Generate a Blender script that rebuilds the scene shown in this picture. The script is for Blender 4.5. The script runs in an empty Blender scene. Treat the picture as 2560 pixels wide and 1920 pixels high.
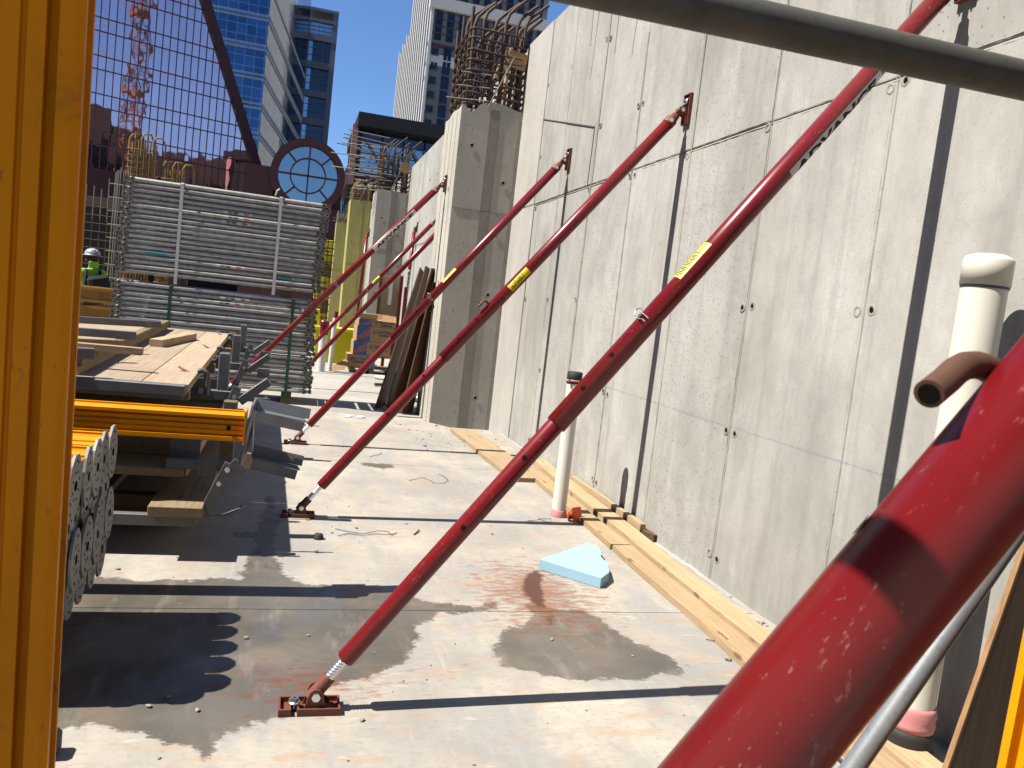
import bpy, bmesh, math, random
import numpy as np
from mathutils import Vector, Matrix, noise as mnoise
random.seed(7)
R = math.radians
scene = bpy.context.scene
col = scene.collection

# ------------------------------------------------------------------ camera
F_PX, CX, CY = 2013.0, 1280.0, 960.0            # photograph: 2560 x 1920
YAW, PITCH, ROLL = R(15.669), R(-5.059), R(6.438)
CAM = Vector((0, 0, 1.6))
fw = Vector((math.sin(YAW)*math.cos(PITCH), math.cos(YAW)*math.cos(PITCH), math.sin(PITCH)))
_r0 = Vector((math.cos(YAW), -math.sin(YAW), 0)); _u0 = _r0.cross(fw)
rt = _r0*math.cos(ROLL) + _u0*math.sin(ROLL); up = -_r0*math.sin(ROLL) + _u0*math.cos(ROLL)
cam_d = bpy.data.cameras.new('camera'); cam = bpy.data.objects.new('camera', cam_d); col.objects.link(cam)
cam_d.sensor_width = 36; cam_d.lens = 36*F_PX/2560; cam_d.clip_start = 0.05; cam_d.clip_end = 4000
M = Matrix((rt, up, -fw)).transposed().to_4x4(); M.translation = CAM; cam.matrix_world = M
scene.camera = cam
cam_d.dof.use_dof = True; cam_d.dof.focus_distance = 4.2; cam_d.dof.aperture_fstop = 15.0

# ------------------------------------------------------------------ sky, sun, exposure
w = bpy.data.worlds.new('World'); scene.world = w; w.use_nodes = True
nt = w.node_tree; nt.nodes.clear()
sky = nt.nodes.new('ShaderNodeTexSky'); sky.sky_type = 'NISHITA'; sky.sun_disc = False
LIGHT = Vector((1, 0.065, -1.5)).normalized()
sky.sun_elevation = R(56.3); sky.sun_rotation = R(266.3)
sky.air_density = 1.0; sky.dust_density = 0.1; sky.ozone_density = 6.0; sky.altitude = 300
bg = nt.nodes.new('ShaderNodeBackground'); bg.inputs[1].default_value = 0.050
wo = nt.nodes.new('ShaderNodeOutputWorld')
tint = nt.nodes.new('ShaderNodeMix'); tint.data_type = 'RGBA'; tint.blend_type = 'MULTIPLY'; tint.inputs[0].default_value = 1.0; tint.inputs[7].default_value = (.92, 1.06, 1.24, 1)
nt.links.new(sky.outputs[0], tint.inputs[6]); nt.links.new(tint.outputs[2], bg.inputs[0]); nt.links.new(bg.outputs[0], wo.inputs[0])
sl = bpy.data.lights.new('sun', 'SUN'); sl.energy = 5.0; sl.angle = R(0.53); sl.color = (1.0, 0.945, 0.85)
so = bpy.data.objects.new('sun', sl); col.objects.link(so)
so.rotation_euler = LIGHT.to_track_quat('-Z', 'Y').to_euler(); so.location = (-8, -2, 14)
scene.view_settings.view_transform = 'Standard'; scene.view_settings.look = 'None'
scene.view_settings.exposure = 1.34; scene.view_settings.gamma = 1
scene.render.engine = 'CYCLES'
scene.cycles.max_bounces = 5; scene.cycles.diffuse_bounces = 3; scene.cycles.glossy_bounces = 3; scene.cycles.transparent_max_bounces = 6; scene.cycles.caustics_reflective = False; scene.cycles.caustics_refractive = False

# ------------------------------------------------------------------ measuring helpers (a pixel of the photograph -> a point on a real plane)
def ray(x, y): return fw*F_PX + rt*(x-CX) - up*(y-CY)
def hit(x, y, P, n):
    d = ray(x, y); n = Vector(n); t = (Vector(P)-CAM).dot(n)/d.dot(n); return CAM + d*t
def fl(x, y, z=0.0): return hit(x, y, (0, 0, z), (0, 0, 1))
def onY(x, y, Y): return hit(x, y, (0, Y, 0), (0, 1, 0))
def onX(x, y, X): return hit(x, y, (X, 0, 0), (1, 0, 0))
def dep(x, y, d): return CAM + ray(x, y)*(d/F_PX)

# ------------------------------------------------------------------ materials
MATS = {}
ALB = .62                                        # keeps every painted tone inside real-world reflectances
def newmat(name):
    m = bpy.data.materials.new(name); m.use_nodes = True
    m.node_tree.nodes.clear(); MATS[name] = m; return m
class NT:
    def __init__(s, name):
        s.m = newmat(name); s.t = s.m.node_tree
        s.out = s.n('ShaderNodeOutputMaterial'); s.b = s.n('ShaderNodeBsdfPrincipled'); s.l(s.b.outputs[0], s.out.inputs[0])
    def n(s, ty, **k):
        x = s.t.nodes.new(ty)
        for a, v in k.items(): setattr(x, a, v)
        return x
    def l(s, a, b): s.t.links.new(a, b)
    def pos(s, scale=(1, 1, 1), obj=False):
        if obj: src = s.n('ShaderNodeTexCoord').outputs['Object']
        else: src = s.n('ShaderNodeNewGeometry').outputs['Position']
        mp = s.n('ShaderNodeMapping'); mp.inputs['Scale'].default_value = scale; s.l(src, mp.inputs[0]); return mp.outputs[0]
    def noise(s, v, scale, detail=4, rough=0.55, dist=0.0):
        x = s.n('ShaderNodeTexNoise'); x.inputs['Scale'].default_value = scale; x.inputs['Detail'].default_value = detail
        x.inputs['Roughness'].default_value = rough; x.inputs['Distortion'].default_value = dist; s.l(v, x.inputs['Vector']); return x.outputs[0]
    def ramp(s, v, a, b, c0=(0, 0, 0, 1), c1=(1, 1, 1, 1)):
        x = s.n('ShaderNodeValToRGB'); e = x.color_ramp.elements; e[0].position = a; e[1].position = b
        e[0].color = c0 if len(c0) == 4 else (*c0, 1); e[1].color = c1 if len(c1) == 4 else (*c1, 1); s.l(v, x.inputs[0]); return x.outputs[0]
    def mix(s, f, a, b, mode='MIX'):
        x = s.n('ShaderNodeMix', data_type='RGBA', blend_type=mode)
        for i, v in ((0, f), (6, a), (7, b)):
            if hasattr(v, 'is_linked'): s.l(v, x.inputs[i])
            else: x.inputs[i].default_value = v if i == 0 else (v if len(v) == 4 else (*v, 1))
        return x.outputs[2]
    def math(s, op, a, b=0.0, c=0.0):
        x = s.n('ShaderNodeMath', operation=op)
        for i, v in enumerate((a, b, c)):
            if hasattr(v, 'is_linked'): s.l(v, x.inputs[i])
            else: x.inputs[i].default_value = v
        return x.outputs[0]
    def rnd(s): return s.n('ShaderNodeObjectInfo').outputs['Random']
    def bump(s, h, st=0.3, d=0.01, normal=None):
        x = s.n('ShaderNodeBump'); x.inputs['Strength'].default_value = st; x.inputs['Distance'].default_value = d
        s.l(h, x.inputs['Height'])
        if normal is not None: s.l(normal, x.inputs['Normal'])
        s.l(x.outputs[0], s.b.inputs['Normal']); return x.outputs[0]
    def set(s, **k):
        nm = {'color': 'Base Color', 'rough': 'Roughness', 'metal': 'Metallic', 'spec': 'Specular IOR Level', 'coat': 'Coat Weight'}
        if 'color' in k and not (isinstance(k.get('metal', 0), float) and k.get('metal', 0) > .85):
            c = k['color']; k['color'] = s.mix(1.0, c, (ALB, ALB, ALB), 'MULTIPLY') if hasattr(c, 'is_linked') else tuple(v*ALB for v in c[:3])
        for a, v in k.items():
            i = s.b.inputs[nm[a]]
            if hasattr(v, 'is_linked'): s.l(v, i)
            elif a == 'color': i.default_value = v if len(v) == 4 else (*v, 1)
            else: i.default_value = v
        return s.m

def mat_concrete(name, base, light, dark, pores=1.0, tone=0.10, stain=.35):
    t = NT(name); p = t.pos(); pv = t.pos((1, 1, .5))
    big = t.noise(pv, .9, 6, .68)
    st = t.noise(t.pos((6, 6, .3)), 1.6, 4, .6)
    c = t.mix(t.ramp(big, .34, .68), dark, light)
    c = t.mix(t.math('MULTIPLY', t.ramp(st, .42, .70), .6), c, base)
    blot = t.noise(p, 4.2, 6, .72)
    c = t.mix(t.math('MULTIPLY', t.ramp(blot, .52, .74), .28), c, tuple(v*.62 for v in dark))
    c = t.mix(t.math('MULTIPLY', t.ramp(blot, .30, .44, (1, 1, 1, 1), (0, 0, 0, 1)), .25), c, tuple(min(.8, v*1.25) for v in light))
    s1 = t.noise(t.pos((1.5, 1.5, .8)), 1.3, 6, .72); s2 = t.noise(t.pos((9, 9, .22)), 1.0, 5, .65)
    c = t.mix(t.math('MULTIPLY', t.ramp(s1, .47, .70), .50*stain), c, tuple(v*.62 for v in base))
    c = t.mix(t.math('MULTIPLY', t.ramp(s2, .52, .70), .38*stain), c, tuple(v*.58 for v in base))
    h = None
    for sc, th, k in ((30, .15, .44), (64, .17, .50)):
        vo = t.n('ShaderNodeTexVoronoi'); vo.inputs['Scale'].default_value = sc; vo.inputs['Randomness'].default_value = 1
        t.l(t.pos((1, 1, .8)), vo.inputs['Vector'])
        cs = t.n('ShaderNodeSeparateColor'); t.l(vo.outputs['Color'], cs.inputs[0])
        rad = t.math('MULTIPLY', t.math('POWER', cs.outputs[0], 3.0), th*1.9)
        sp = t.math('MULTIPLY', t.math('LESS_THAN', vo.outputs[0], rad), t.math('GREATER_THAN', t.math('ADD', big, t.math('MULTIPLY', cs.outputs[1], .35)), k+.16))
        h = sp if h is None else t.math('MAXIMUM', h, sp)
    h = t.math('MULTIPLY', h, pores)
    c = t.mix(t.math('MULTIPLY', h, .7), c, (.06, .055, .05))
    rv = t.math('MULTIPLY_ADD', t.rnd(), tone, 1-tone/2)
    hs = t.n('ShaderNodeHueSaturation'); t.l(c, hs.inputs['Color']); t.l(rv, hs.inputs['Value'])
    t.bump(blot, .25, .008)
    return t.set(color=hs.outputs[0], rough=.88, spec=.2)

def mat_paint(name, c, rough=.32, wear=(.10, .045, .02), wear_amt=.5, dirt=.35, coat=0.0, spec=.5, bump=.08, scuff=0.0, scuffc=(.55, .30, .27)):
    t = NT(name); p = t.pos()
    n1 = t.noise(p, 6, 5, .6); n2 = t.noise(p, 55, 4, .65); n3 = t.noise(t.pos((1, 1, 1)), 2.2, 3)
    cc = t.mix(t.ramp(n1, .35, .75), c, tuple(v*.82 for v in c))
    cc = t.mix(t.math('MULTIPLY', t.ramp(n3, .45, .75), dirt), cc, tuple(.5*v+.05 for v in c))
    f = t.math('MULTIPLY', t.ramp(t.math('MULTIPLY', n2, t.ramp(n1, .4, .75)), .40, .47), wear_amt)
    cc = t.mix(f, cc, wear)
    if scuff:                                            # pale scuffs across the tubes
        sc = t.math('MULTIPLY', t.ramp(t.noise(t.pos((1.0, 2.2, .45)), 95, 3, .7), .62, .70), t.ramp(t.noise(p, 7, 3, .6), .46, .58))
        cc = t.mix(t.math('MULTIPLY', sc, scuff), cc, scuffc)
        cc = t.mix(t.math('MULTIPLY', t.ramp(t.noise(t.pos((1, 1, .6)), 3.1, 6, .75), .56, .70), scuff*.35), cc, tuple(v*.45 for v in c))
    t.bump(t.noise(p, 90, 3), bump, .002)
    t.b.inputs['Coat Roughness'].default_value = .27
    return t.set(color=cc, rough=t.math('MULTIPLY_ADD', n1, .18, rough-.08), coat=coat, spec=spec)

def mat_metal(name, c, c2, rough=.45, metal=.7, scale=9):
    t = NT(name); p = t.pos(); n1 = t.noise(p, scale, 6, .65); n2 = t.noise(p, scale*7, 3, .6)
    cc = t.mix(t.ramp(n1, .32, .7), c, c2)
    cc = t.mix(t.math('MULTIPLY', t.ramp(n2, .55, .7), .35), cc, tuple(v*.55 for v in c2))
    rv = t.math('MULTIPLY_ADD', t.rnd(), .35, .82)
    hs = t.n('ShaderNodeHueSaturation'); t.l(cc, hs.inputs['Color']); t.l(rv, hs.inputs['Value'])
    t.bump(n2, .15, .002)
    return t.set(color=hs.outputs[0], rough=t.math('MULTIPLY_ADD', n1, .3, rough-.12), metal=metal)

def mat_wood(name, c, c2, axis, rough=.75, grain=1.0, knots=True, obj=False):
    sc = [26, 26, 26]; sc[axis] = .9
    t = NT(name); p = t.pos(tuple(sc), obj)
    g = t.noise(p, 1.6, 6, .62, .6); g2 = t.noise(t.pos(tuple(v*2.5 for v in sc), obj), 2.0, 3, .6)
    b = t.noise(t.pos(obj=obj), 1.6, 4)
    cc = t.mix(t.ramp(g, .38, .68), c, c2)
    cc = t.mix(t.math('MULTIPLY', t.ramp(g2, .5, .68), .30*grain), cc, tuple(v*.5 for v in c2))
    cc = t.mix(t.math('MULTIPLY', t.ramp(b, .45, .7), .28), cc, tuple(v*.62 for v in c))
    if knots:
        vo = t.n('ShaderNodeTexVoronoi'); vo.inputs['Scale'].default_value = 1.0
        ks = [9, 9, 9]; ks[axis] = 3.2
        t.l(t.pos(tuple(ks), obj), vo.inputs['Vector'])
        cc = t.mix(t.math('MULTIPLY', t.ramp(vo.outputs[0], .08, .17, (1, 1, 1, 1), (0, 0, 0, 1)), .7), cc, tuple(v*.28 for v in c2))
    rv = t.math('MULTIPLY_ADD', t.rnd(), .3, .85)
    hs = t.n('ShaderNodeHueSaturation'); t.l(cc, hs.inputs['Color']); t.l(rv, hs.inputs['Value'])
    t.bump(g, .25, .003)
    return t.set(color=hs.outputs[0], rough=rough, spec=.25)

def mat_plain(name, c, rough=.6, metal=0.0, spec=.4, var=.18, scale=8):
    t = NT(name); n = t.noise(t.pos(), scale, 4, .6)
    cc = t.mix(t.ramp(n, .3, .75), c, tuple(v*(1-var) for v in c)); t.bump(t.noise(t.pos(), scale*9, 3), .1, .002)
    return t.set(color=cc, rough=rough, metal=metal, spec=spec)

def mat_glass(name, c, rough=.03, metal=1.0, var=.1):
    t = NT(name)
    rv = t.math('MULTIPLY_ADD', t.rnd(), var, 1-var/2)
    hs = t.n('ShaderNodeHueSaturation'); hs.inputs['Color'].default_value = (*c, 1); t.l(rv, hs.inputs['Value'])
    wv = t.noise(t.pos((1, 1, .6)), .55, 2, .5); t.bump(wv, .04, .30)
    return t.set(color=hs.outputs[0], rough=rough, metal=metal)

wallc = mat_concrete('wall_concrete', (.45, .44, .41), (.56, .55, .52), (.33, .32, .29), stain=1.0)
pilc = mat_concrete('pilaster_concrete', (.52, .49, .43), (.60, .565, .50), (.46, .43, .375), .8)
yelc = mat_concrete('curing_concrete', (.52, .46, .16), (.60, .54, .21), (.44, .39, .13), .5)
stripc = mat_concrete('strip_concrete', (.33, .305, .27), (.41, .38, .34), (.27, .25, .215), .6)
palec = mat_concrete('pale_concrete', (.50, .48, .45), (.60, .58, .545), (.44, .42, .39), .5)
red = mat_paint('red_paint', (.205, .0095, .014), .30, wear=(.16, .05, .03), wear_amt=.7, dirt=.06, spec=.2, bump=.01, coat=.35, scuff=.5)
rust = mat_paint('rusty_red', (.19, .042, .020), .62, wear=(.28, .09, .025), wear_amt=.8, dirt=.6)
rustpin = mat_paint('rust_pin', (.11, .042, .020), .7, wear=(.05, .025, .018), wear_amt=.8)
rebar_m = mat_paint('rebar_rust', (.085, .042, .024), .8, wear=(.06, .035, .025), wear_amt=.9, dirt=.7)
rebar_y = mat_paint('rebar_yellow', (.33, .20, .055), .75, wear=(.16, .07, .02), wear_amt=.9, dirt=.6)
rebar_g = mat_paint('rebar_grey', (.26, .23, .19), .7, wear=(.14, .10, .06), wear_amt=.9, dirt=.5)
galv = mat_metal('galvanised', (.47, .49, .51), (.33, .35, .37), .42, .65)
galvd = mat_metal('galvanised_dull', (.21, .215, .22), (.15, .155, .16), .55, .35)
frame_m = mat_metal('frame_alu', (.58, .58, .56), (.33, .325, .305), .5, .35, 14)
plate_m = mat_metal('casting', (.30, .29, .26), (.17, .165, .145), .6, .45, 30)
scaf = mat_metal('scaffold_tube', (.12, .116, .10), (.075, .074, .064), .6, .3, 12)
zinc = mat_metal('zinc', (.72, .73, .72), (.58, .6, .6), .25, .95, 20)
yel = mat_paint('yellow_coat', (1.0, .37, .002), .42, wear=(.30, .14, .03), wear_amt=.25, dirt=.0, spec=.12, scuff=.6, scuffc=(.22, .13, .05))
yelb = mat_paint('yellow_beam', (.55, .26, .03), .6, wear=(.14, .08, .03), wear_amt=.6, dirt=.5)
wood_n = mat_wood('new_lumber', (.54, .39, .235), (.42, .275, .145), 1)
wood_y = mat_wood('plank_lumber', (.52, .39, .245), (.42, .30, .175), 1)
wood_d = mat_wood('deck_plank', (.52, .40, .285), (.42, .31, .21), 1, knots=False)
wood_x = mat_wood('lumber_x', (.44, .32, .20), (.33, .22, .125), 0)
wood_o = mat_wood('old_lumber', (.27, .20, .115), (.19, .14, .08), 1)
wood_b = mat_wood('dark_block', (.15, .10, .06), (.10, .065, .04), 0)
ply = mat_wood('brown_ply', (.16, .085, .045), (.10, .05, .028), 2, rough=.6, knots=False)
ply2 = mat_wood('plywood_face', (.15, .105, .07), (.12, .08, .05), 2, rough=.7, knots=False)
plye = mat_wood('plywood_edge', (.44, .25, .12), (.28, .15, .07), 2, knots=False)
pvc = mat_plain('pvc', (.84, .81, .72), .38, var=.05, scale=3)
white = mat_plain('white_plastic', (.8, .8, .78), .45, var=.08)
rubber = mat_plain('rubber', (.025, .024, .023), .7)
pink = mat_plain('pink_wrap', (.72, .30, .31), .5)
orange = mat_plain('orange_plastic', (.72, .11, .025), .45)
black = mat_plain('black', (.012, .012, .013), .8)
hole_m = mat_plain('hole_dark', (.012, .010, .009), .95, spec=.05)
patch_m = mat_concrete('tie_patch', (.36, .335, .295), (.42, .395, .35), (.30, .28, .245), .0)
cardb = mat_plain('cardboard', (.50, .32, .17), .85, spec=.15)
blue_p = mat_plain('blue_print', (.035, .13, .36), .6)
orng_p = mat_plain('orange_print', (.66, .13, .05), .6)
navy_p = mat_plain('navy_print', (.06, .10, .22), .7)
yel_p = mat_plain('yellow_plastic', (.86, .74, .01), .5, var=.08)
stk_y = mat_plain('yellow_sticker', (.78, .68, .01), .4, var=.1, scale=30)
stk_w = mat_plain('white_sticker', (.72, .70, .66), .45, var=.12, scale=30)
strap_w = mat_plain('white_strap', (.74, .74, .76), .5)
strap_g = mat_plain('green_strap', (.015, .10, .045), .5)
red_p = mat_plain('red_ink', (.6, .03, .03), .6)
teal_p = mat_plain('teal_spray', (.10, .33, .38), .6)
lime = mat_plain('lime_cloth', (.36, .72, .05), .85)
skin = mat_plain('skin', (.42, .22, .15), .6)
dark_cl = mat_plain('dark_cloth', (.015, .015, .018), .9)
grey_cl = mat_plain('grey_tape', (.33, .34, .33), .5)
hat_m = mat_plain('hard_hat', (.55, .57, .6), .35, var=.7, scale=16)
redb = mat_plain('maroon_steel', (.075, .016, .016), .5)
redm = mat_plain('maroon_mullion', (.12, .022, .035), .45)
stone = mat_plain('grey_stone', (.20, .20, .21), .8, var=.08, scale=.2)
stone_l = mat_plain('pale_stone', (.66, .65, .63), .8, var=.06, scale=.2)
bluef = mat_plain('blue_grey_frame', (.17, .20, .27), .5)
blackf = mat_plain('black_fascia', (.012, .011, .010), .6)
brick = mat_plain('brown_block', (.045, .026, .022), .85, scale=.3)
craneo = mat_plain('crane_orange', (.26, .12, .05), .5)
ground_m = mat_concrete('ground_concrete', (.40, .38, .345), (.48, .46, .42), (.34, .32, .285), .3)
g_lav = mat_glass('lavender_glass', (.78, .56, .60), .02)
g_blue = mat_glass('blue_glass', (.30, .42, .56), .03)
g_dark = mat_glass('dark_glass', (.05, .06, .08), .06, .9)
g_pale = mat_glass('pale_glass', (.26, .33, .38), .04)
g_tow = mat_glass('tower_window', (.035, .045, .07), .08, .7, .6)

def mat_foam():
    t = NT('blue_foam'); p = t.pos(); n = t.noise(p, 160, 3, .7)
    t.bump(n, .5, .004); return t.set(color=t.mix(t.ramp(n, .3, .7), (.32, .55, .70), (.40, .62, .75)), rough=.8, spec=.2)
foam_m = mat_foam()
def mat_towerglass():
    t = NT('tower_curtain'); g = t.pos((1, 1, 1))
    sx = t.n('ShaderNodeSeparateXYZ'); t.l(g, sx.inputs[0])
    a = t.math('FRACT', t.math('MULTIPLY', t.math('ADD', sx.outputs[0], t.math('MULTIPLY', sx.outputs[1], .6)), .9))
    b = t.math('FRACT', t.math('MULTIPLY', sx.outputs[2], .85))
    ln = t.math('MAXIMUM', t.math('GREATER_THAN', a, .93), t.math('GREATER_THAN', b, .92))
    cell = t.n('ShaderNodeTexWhiteNoise'); 
    cb = t.n('ShaderNodeCombineXYZ')
    t.l(t.math('FLOOR', t.math('MULTIPLY', t.math('ADD', sx.outputs[0], t.math('MULTIPLY', sx.outputs[1], .6)), .9)), cb.inputs[0])
    t.l(t.math('FLOOR', t.math('MULTIPLY', sx.outputs[2], .85)), cb.inputs[1]); t.l(cb.outputs[0], cell.inputs['Vector'])
    c = t.mix(t.math('MULTIPLY', cell.outputs[0], .6), (.08, .14, .25), (.035, .065, .11))
    t.bump(t.noise(g, .25, 3), .06, .6)
    return t.set(color=t.mix(t.math('MULTIPLY', ln, .6), c, (.26, .35, .40)), rough=.05, metal=1.0)
g_curtain = mat_towerglass()

def mat_floor():
    t = NT('slab_concrete'); p = t.pos()
    def attr(n): x = t.n('ShaderNodeAttribute', attribute_name=n); return x.outputs['Fac']
    n1 = t.noise(p, 1.1, 6, .62, .4); n2 = t.noise(t.pos((.6, 1.6, 1)), 5, 6, .66); n3 = t.noise(p, 60, 3, .6); n4 = t.noise(t.pos((1.5, .7, 1)), 2.3, 5, .6)
    c = t.mix(t.ramp(n1, .34, .68), (.31, .29, .26), (.49, .445, .372))
    c = t.mix(t.math('MULTIPLY', t.ramp(n4, .46, .62), .62), c, (.28, .285, .29))
    c = t.mix(t.math('MULTIPLY', t.ramp(n2, .53, .64), .55), c, (.42, .27, .165))
    c = t.mix(t.math('MULTIPLY', t.ramp(t.noise(t.pos((.5, 2.4, 1)), 9, 5, .7), .60, .68), .5), c, (.56, .54, .50))
    c = t.mix(t.math('MULTIPLY', t.ramp(t.noise(t.pos((.8, 1.3, 1)), 26, 5, .75), .50, .66), .42), c, (.25, .23, .205))
    c = t.mix(t.math('MULTIPLY', t.ramp(t.noise(t.pos((.55, 1.9, 1)), 22, 4, .7), .63, .68), .35), c, (.33, .20, .13))
    # trowel / tyre smears
    c = t.mix(t.math('MULTIPLY', t.ramp(t.noise(t.pos((7, .6, 1)), 3, 4, .6), .58, .72), .22), c, (.56, .545, .515))
    # rust
    rs = t.math('ADD', attr('rust'), t.math('MULTIPLY_ADD', t.noise(p, 16, 5, .7), .9, -.45))
    rf = t.ramp(rs, .40, .62)
    sp = t.math('MULTIPLY', t.ramp(t.math('ADD', attr('rustzone'), t.math('MULTIPLY', t.noise(t.pos((.7, 1.8, 1)), 14, 6, .72), 1.0)), .86, 1.02), .75)
    c = t.mix(sp, c, (.25, .095, .045)); c = t.mix(t.math('MULTIPLY', rf, .95), c, (.085, .028, .016))
    # wet
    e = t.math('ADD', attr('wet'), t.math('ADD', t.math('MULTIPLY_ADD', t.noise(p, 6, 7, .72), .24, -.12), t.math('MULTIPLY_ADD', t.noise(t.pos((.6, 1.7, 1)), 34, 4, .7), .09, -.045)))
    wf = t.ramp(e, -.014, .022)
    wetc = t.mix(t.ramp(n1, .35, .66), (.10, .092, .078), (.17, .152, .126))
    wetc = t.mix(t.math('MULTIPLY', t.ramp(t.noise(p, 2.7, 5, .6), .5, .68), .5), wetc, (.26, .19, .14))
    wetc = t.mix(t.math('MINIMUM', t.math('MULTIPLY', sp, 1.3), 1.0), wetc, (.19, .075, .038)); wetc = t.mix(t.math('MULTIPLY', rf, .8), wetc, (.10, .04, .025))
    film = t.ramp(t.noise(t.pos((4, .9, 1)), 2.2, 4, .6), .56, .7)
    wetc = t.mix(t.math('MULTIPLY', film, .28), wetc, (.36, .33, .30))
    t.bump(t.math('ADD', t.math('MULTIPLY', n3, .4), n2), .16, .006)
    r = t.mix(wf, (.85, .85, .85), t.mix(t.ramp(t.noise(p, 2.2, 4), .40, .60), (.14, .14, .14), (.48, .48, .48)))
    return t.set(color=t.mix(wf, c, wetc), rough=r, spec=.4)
floor_m = mat_floor()

# ------------------------------------------------------------------ mesh building
class MB:
    def __init__(s): s.v = []; s.f = []; s.sm = []
    def add(s, vs, fs, smooth=False):
        o = len(s.v); s.v += [tuple(v) for v in vs]
        for f in fs: s.f.append(tuple(i+o for i in f)); s.sm.append(smooth)
        return s
    def box(s, c, size, rot=None, ch=0.0):
        hx, hy, hz = [a/2 for a in size]; c = Vector(c)
        if ch > 0:
            h = [hx, hy, hz]; vs = []; ids = {}
            for sx in (-1, 1):
                for sy in (-1, 1):
                    for sz in (-1, 1):
                        for ax in range(3):
                            q = [sx*h[0], sy*h[1], sz*h[2]]
                            for k in range(3):
                                if k != ax: q[k] -= ch*(sx, sy, sz)[k]
                            ids[(sx, sy, sz, ax)] = len(vs); vs.append(Vector(q))
            fs = []
            for ax in range(3):
                a, b = [k for k in range(3) if k != ax]
                for sg in (-1, 1):
                    loop = []
                    for p, q in ((-1, -1), (1, -1), (1, 1), (-1, 1)):
                        k = [0, 0, 0]; k[ax] = sg; k[a] = p; k[b] = q; loop.append(ids[(*k, ax)])
                    fs.append(loop if (sg == 1) == (ax != 1) else loop[::-1])
            for ax in range(3):                               # edges parallel to ax
                a, b = [k for k in range(3) if k != ax]
                for p in (-1, 1):
                    for q in (-1, 1):
                        k0 = [0, 0, 0]; k0[a] = p; k0[b] = q; k1 = list(k0); k0[ax] = -1; k1[ax] = 1
                        fs.append([ids[(*k0, a)], ids[(*k1, a)], ids[(*k1, b)], ids[(*k0, b)]])
            for sx in (-1, 1):
                for sy in (-1, 1):
                    for sz in (-1, 1): fs.append([ids[(sx, sy, sz, 0)], ids[(sx, sy, sz, 1)], ids[(sx, sy, sz, 2)]])
        else:
            vs = [Vector((x*hx, y*hy, z*hz)) for x in (-1, 1) for y in (-1, 1) for z in (-1, 1)]
            fs = [(0, 1, 3, 2), (4, 6, 7, 5), (0, 4, 5, 1), (2, 3, 7, 6), (0, 2, 6, 4), (1, 5, 7, 3)]
        if rot is not None: vs = [rot @ v for v in vs]
        return s.add([c+v for v in vs], fs)
    def span(s, a, b, ch=0.0):
        return s.box([(a[i]+b[i])/2 for i in range(3)], [abs(b[i]-a[i]) for i in range(3)], None, ch)
    @staticmethod
    def frame(d):
        d = Vector(d).normalized(); a = Vector((0, 0, 1)) if abs(d.z) < .9 else Vector((1, 0, 0))
        u = d.cross(a).normalized(); return d, u, d.cross(u).normalized()
    def bar(s, p0, p1, wu, wv, up=None, ch=0.0):
        p0 = Vector(p0); p1 = Vector(p1); d = (p1-p0); L = d.length; d = d/L
        if up is None: _, u, v = s.frame(d)
        else:
            v = Vector(up); v = (v-d*v.dot(d)).normalized(); u = v.cross(d)
        m = Matrix((d, u, v)).transposed()
        return s.box((p0+p1)/2, (L, wu, wv), m, ch)
    def tube(s, p0, p1, r, n=16, r1=None, cap=True):
        p0 = Vector(p0); p1 = Vector(p1); d, u, v = s.frame(p1-p0); r1 = r if r1 is None else r1
        A = [p0+(u*math.cos(2*math.pi*i/n)+v*math.sin(2*math.pi*i/n))*r for i in range(n)]
        B = [p1+(u*math.cos(2*math.pi*i/n)+v*math.sin(2*math.pi*i/n))*r1 for i in range(n)]
        s.add(A+B, [(i, (i+1) % n, n+(i+1) % n, n+i) for i in range(n)], True)
        if cap: s.add(A, [tuple(range(n))[::-1]]); s.add(B, [tuple(range(n))])
        return s
    def lathe(s, p0, d, prof, n=24):
        p0 = Vector(p0); d, u, v = s.frame(d); vs = []; fs = []
        for (t, r) in prof:
            vs += [p0+d*t+(u*math.cos(2*math.pi*i/n)+v*math.sin(2*math.pi*i/n))*r for i in range(n)]
        for k in range(len(prof)-1):
            for i in range(n): fs.append((k*n+i, k*n+(i+1) % n, (k+1)*n+(i+1) % n, (k+1)*n+i))
        s.add(vs, fs, True); return s
    def sweep(s, pts, r, n=8, cap=True):
        pts = [Vector(p) for p in pts]; vs = []; fs = []
        d0, u, v = s.frame(pts[1]-pts[0])
        for k, p in enumerate(pts):
            d = (pts[min(k+1, len(pts)-1)]-pts[max(k-1, 0)]).normalized()
            u = (u-d*u.dot(d)).normalized(); v = d.cross(u)
            rr = r[k] if isinstance(r, (list, tuple)) else r
            vs += [p+(u*math.cos(2*math.pi*i/n)+v*math.sin(2*math.pi*i/n))*rr for i in range(n)]
        m = len(pts)
        for k in range(m-1):
            for i in range(n): fs.append((k*n+i, k*n+(i+1) % n, (k+1)*n+(i+1) % n, (k+1)*n+i))
        s.add(vs, fs, True)
        if cap: s.add(vs[:n], [tuple(range(n))[::-1]]); s.add(vs[-n:], [tuple(range(n))])
        return s
    def prism(s, pts, o, ux, uy, th):
        o = Vector(o); ux = Vector(ux); uy = Vector(uy); nn = ux.cross(uy).normalized(); n = len(pts)
        A = [o+ux*a+uy*b for a, b in pts]; B = [p+nn*th for p in A]
        s.add(A, [tuple(range(n))[::-1]]); s.add(B, [tuple(range(n))])
        for i in range(n): s.add([A[i], A[(i+1) % n], B[(i+1) % n], B[i]], [(0, 1, 2, 3)])
        return s
    def poly(s, pts): return s.add(pts, [tuple(range(len(pts)))])
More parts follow.
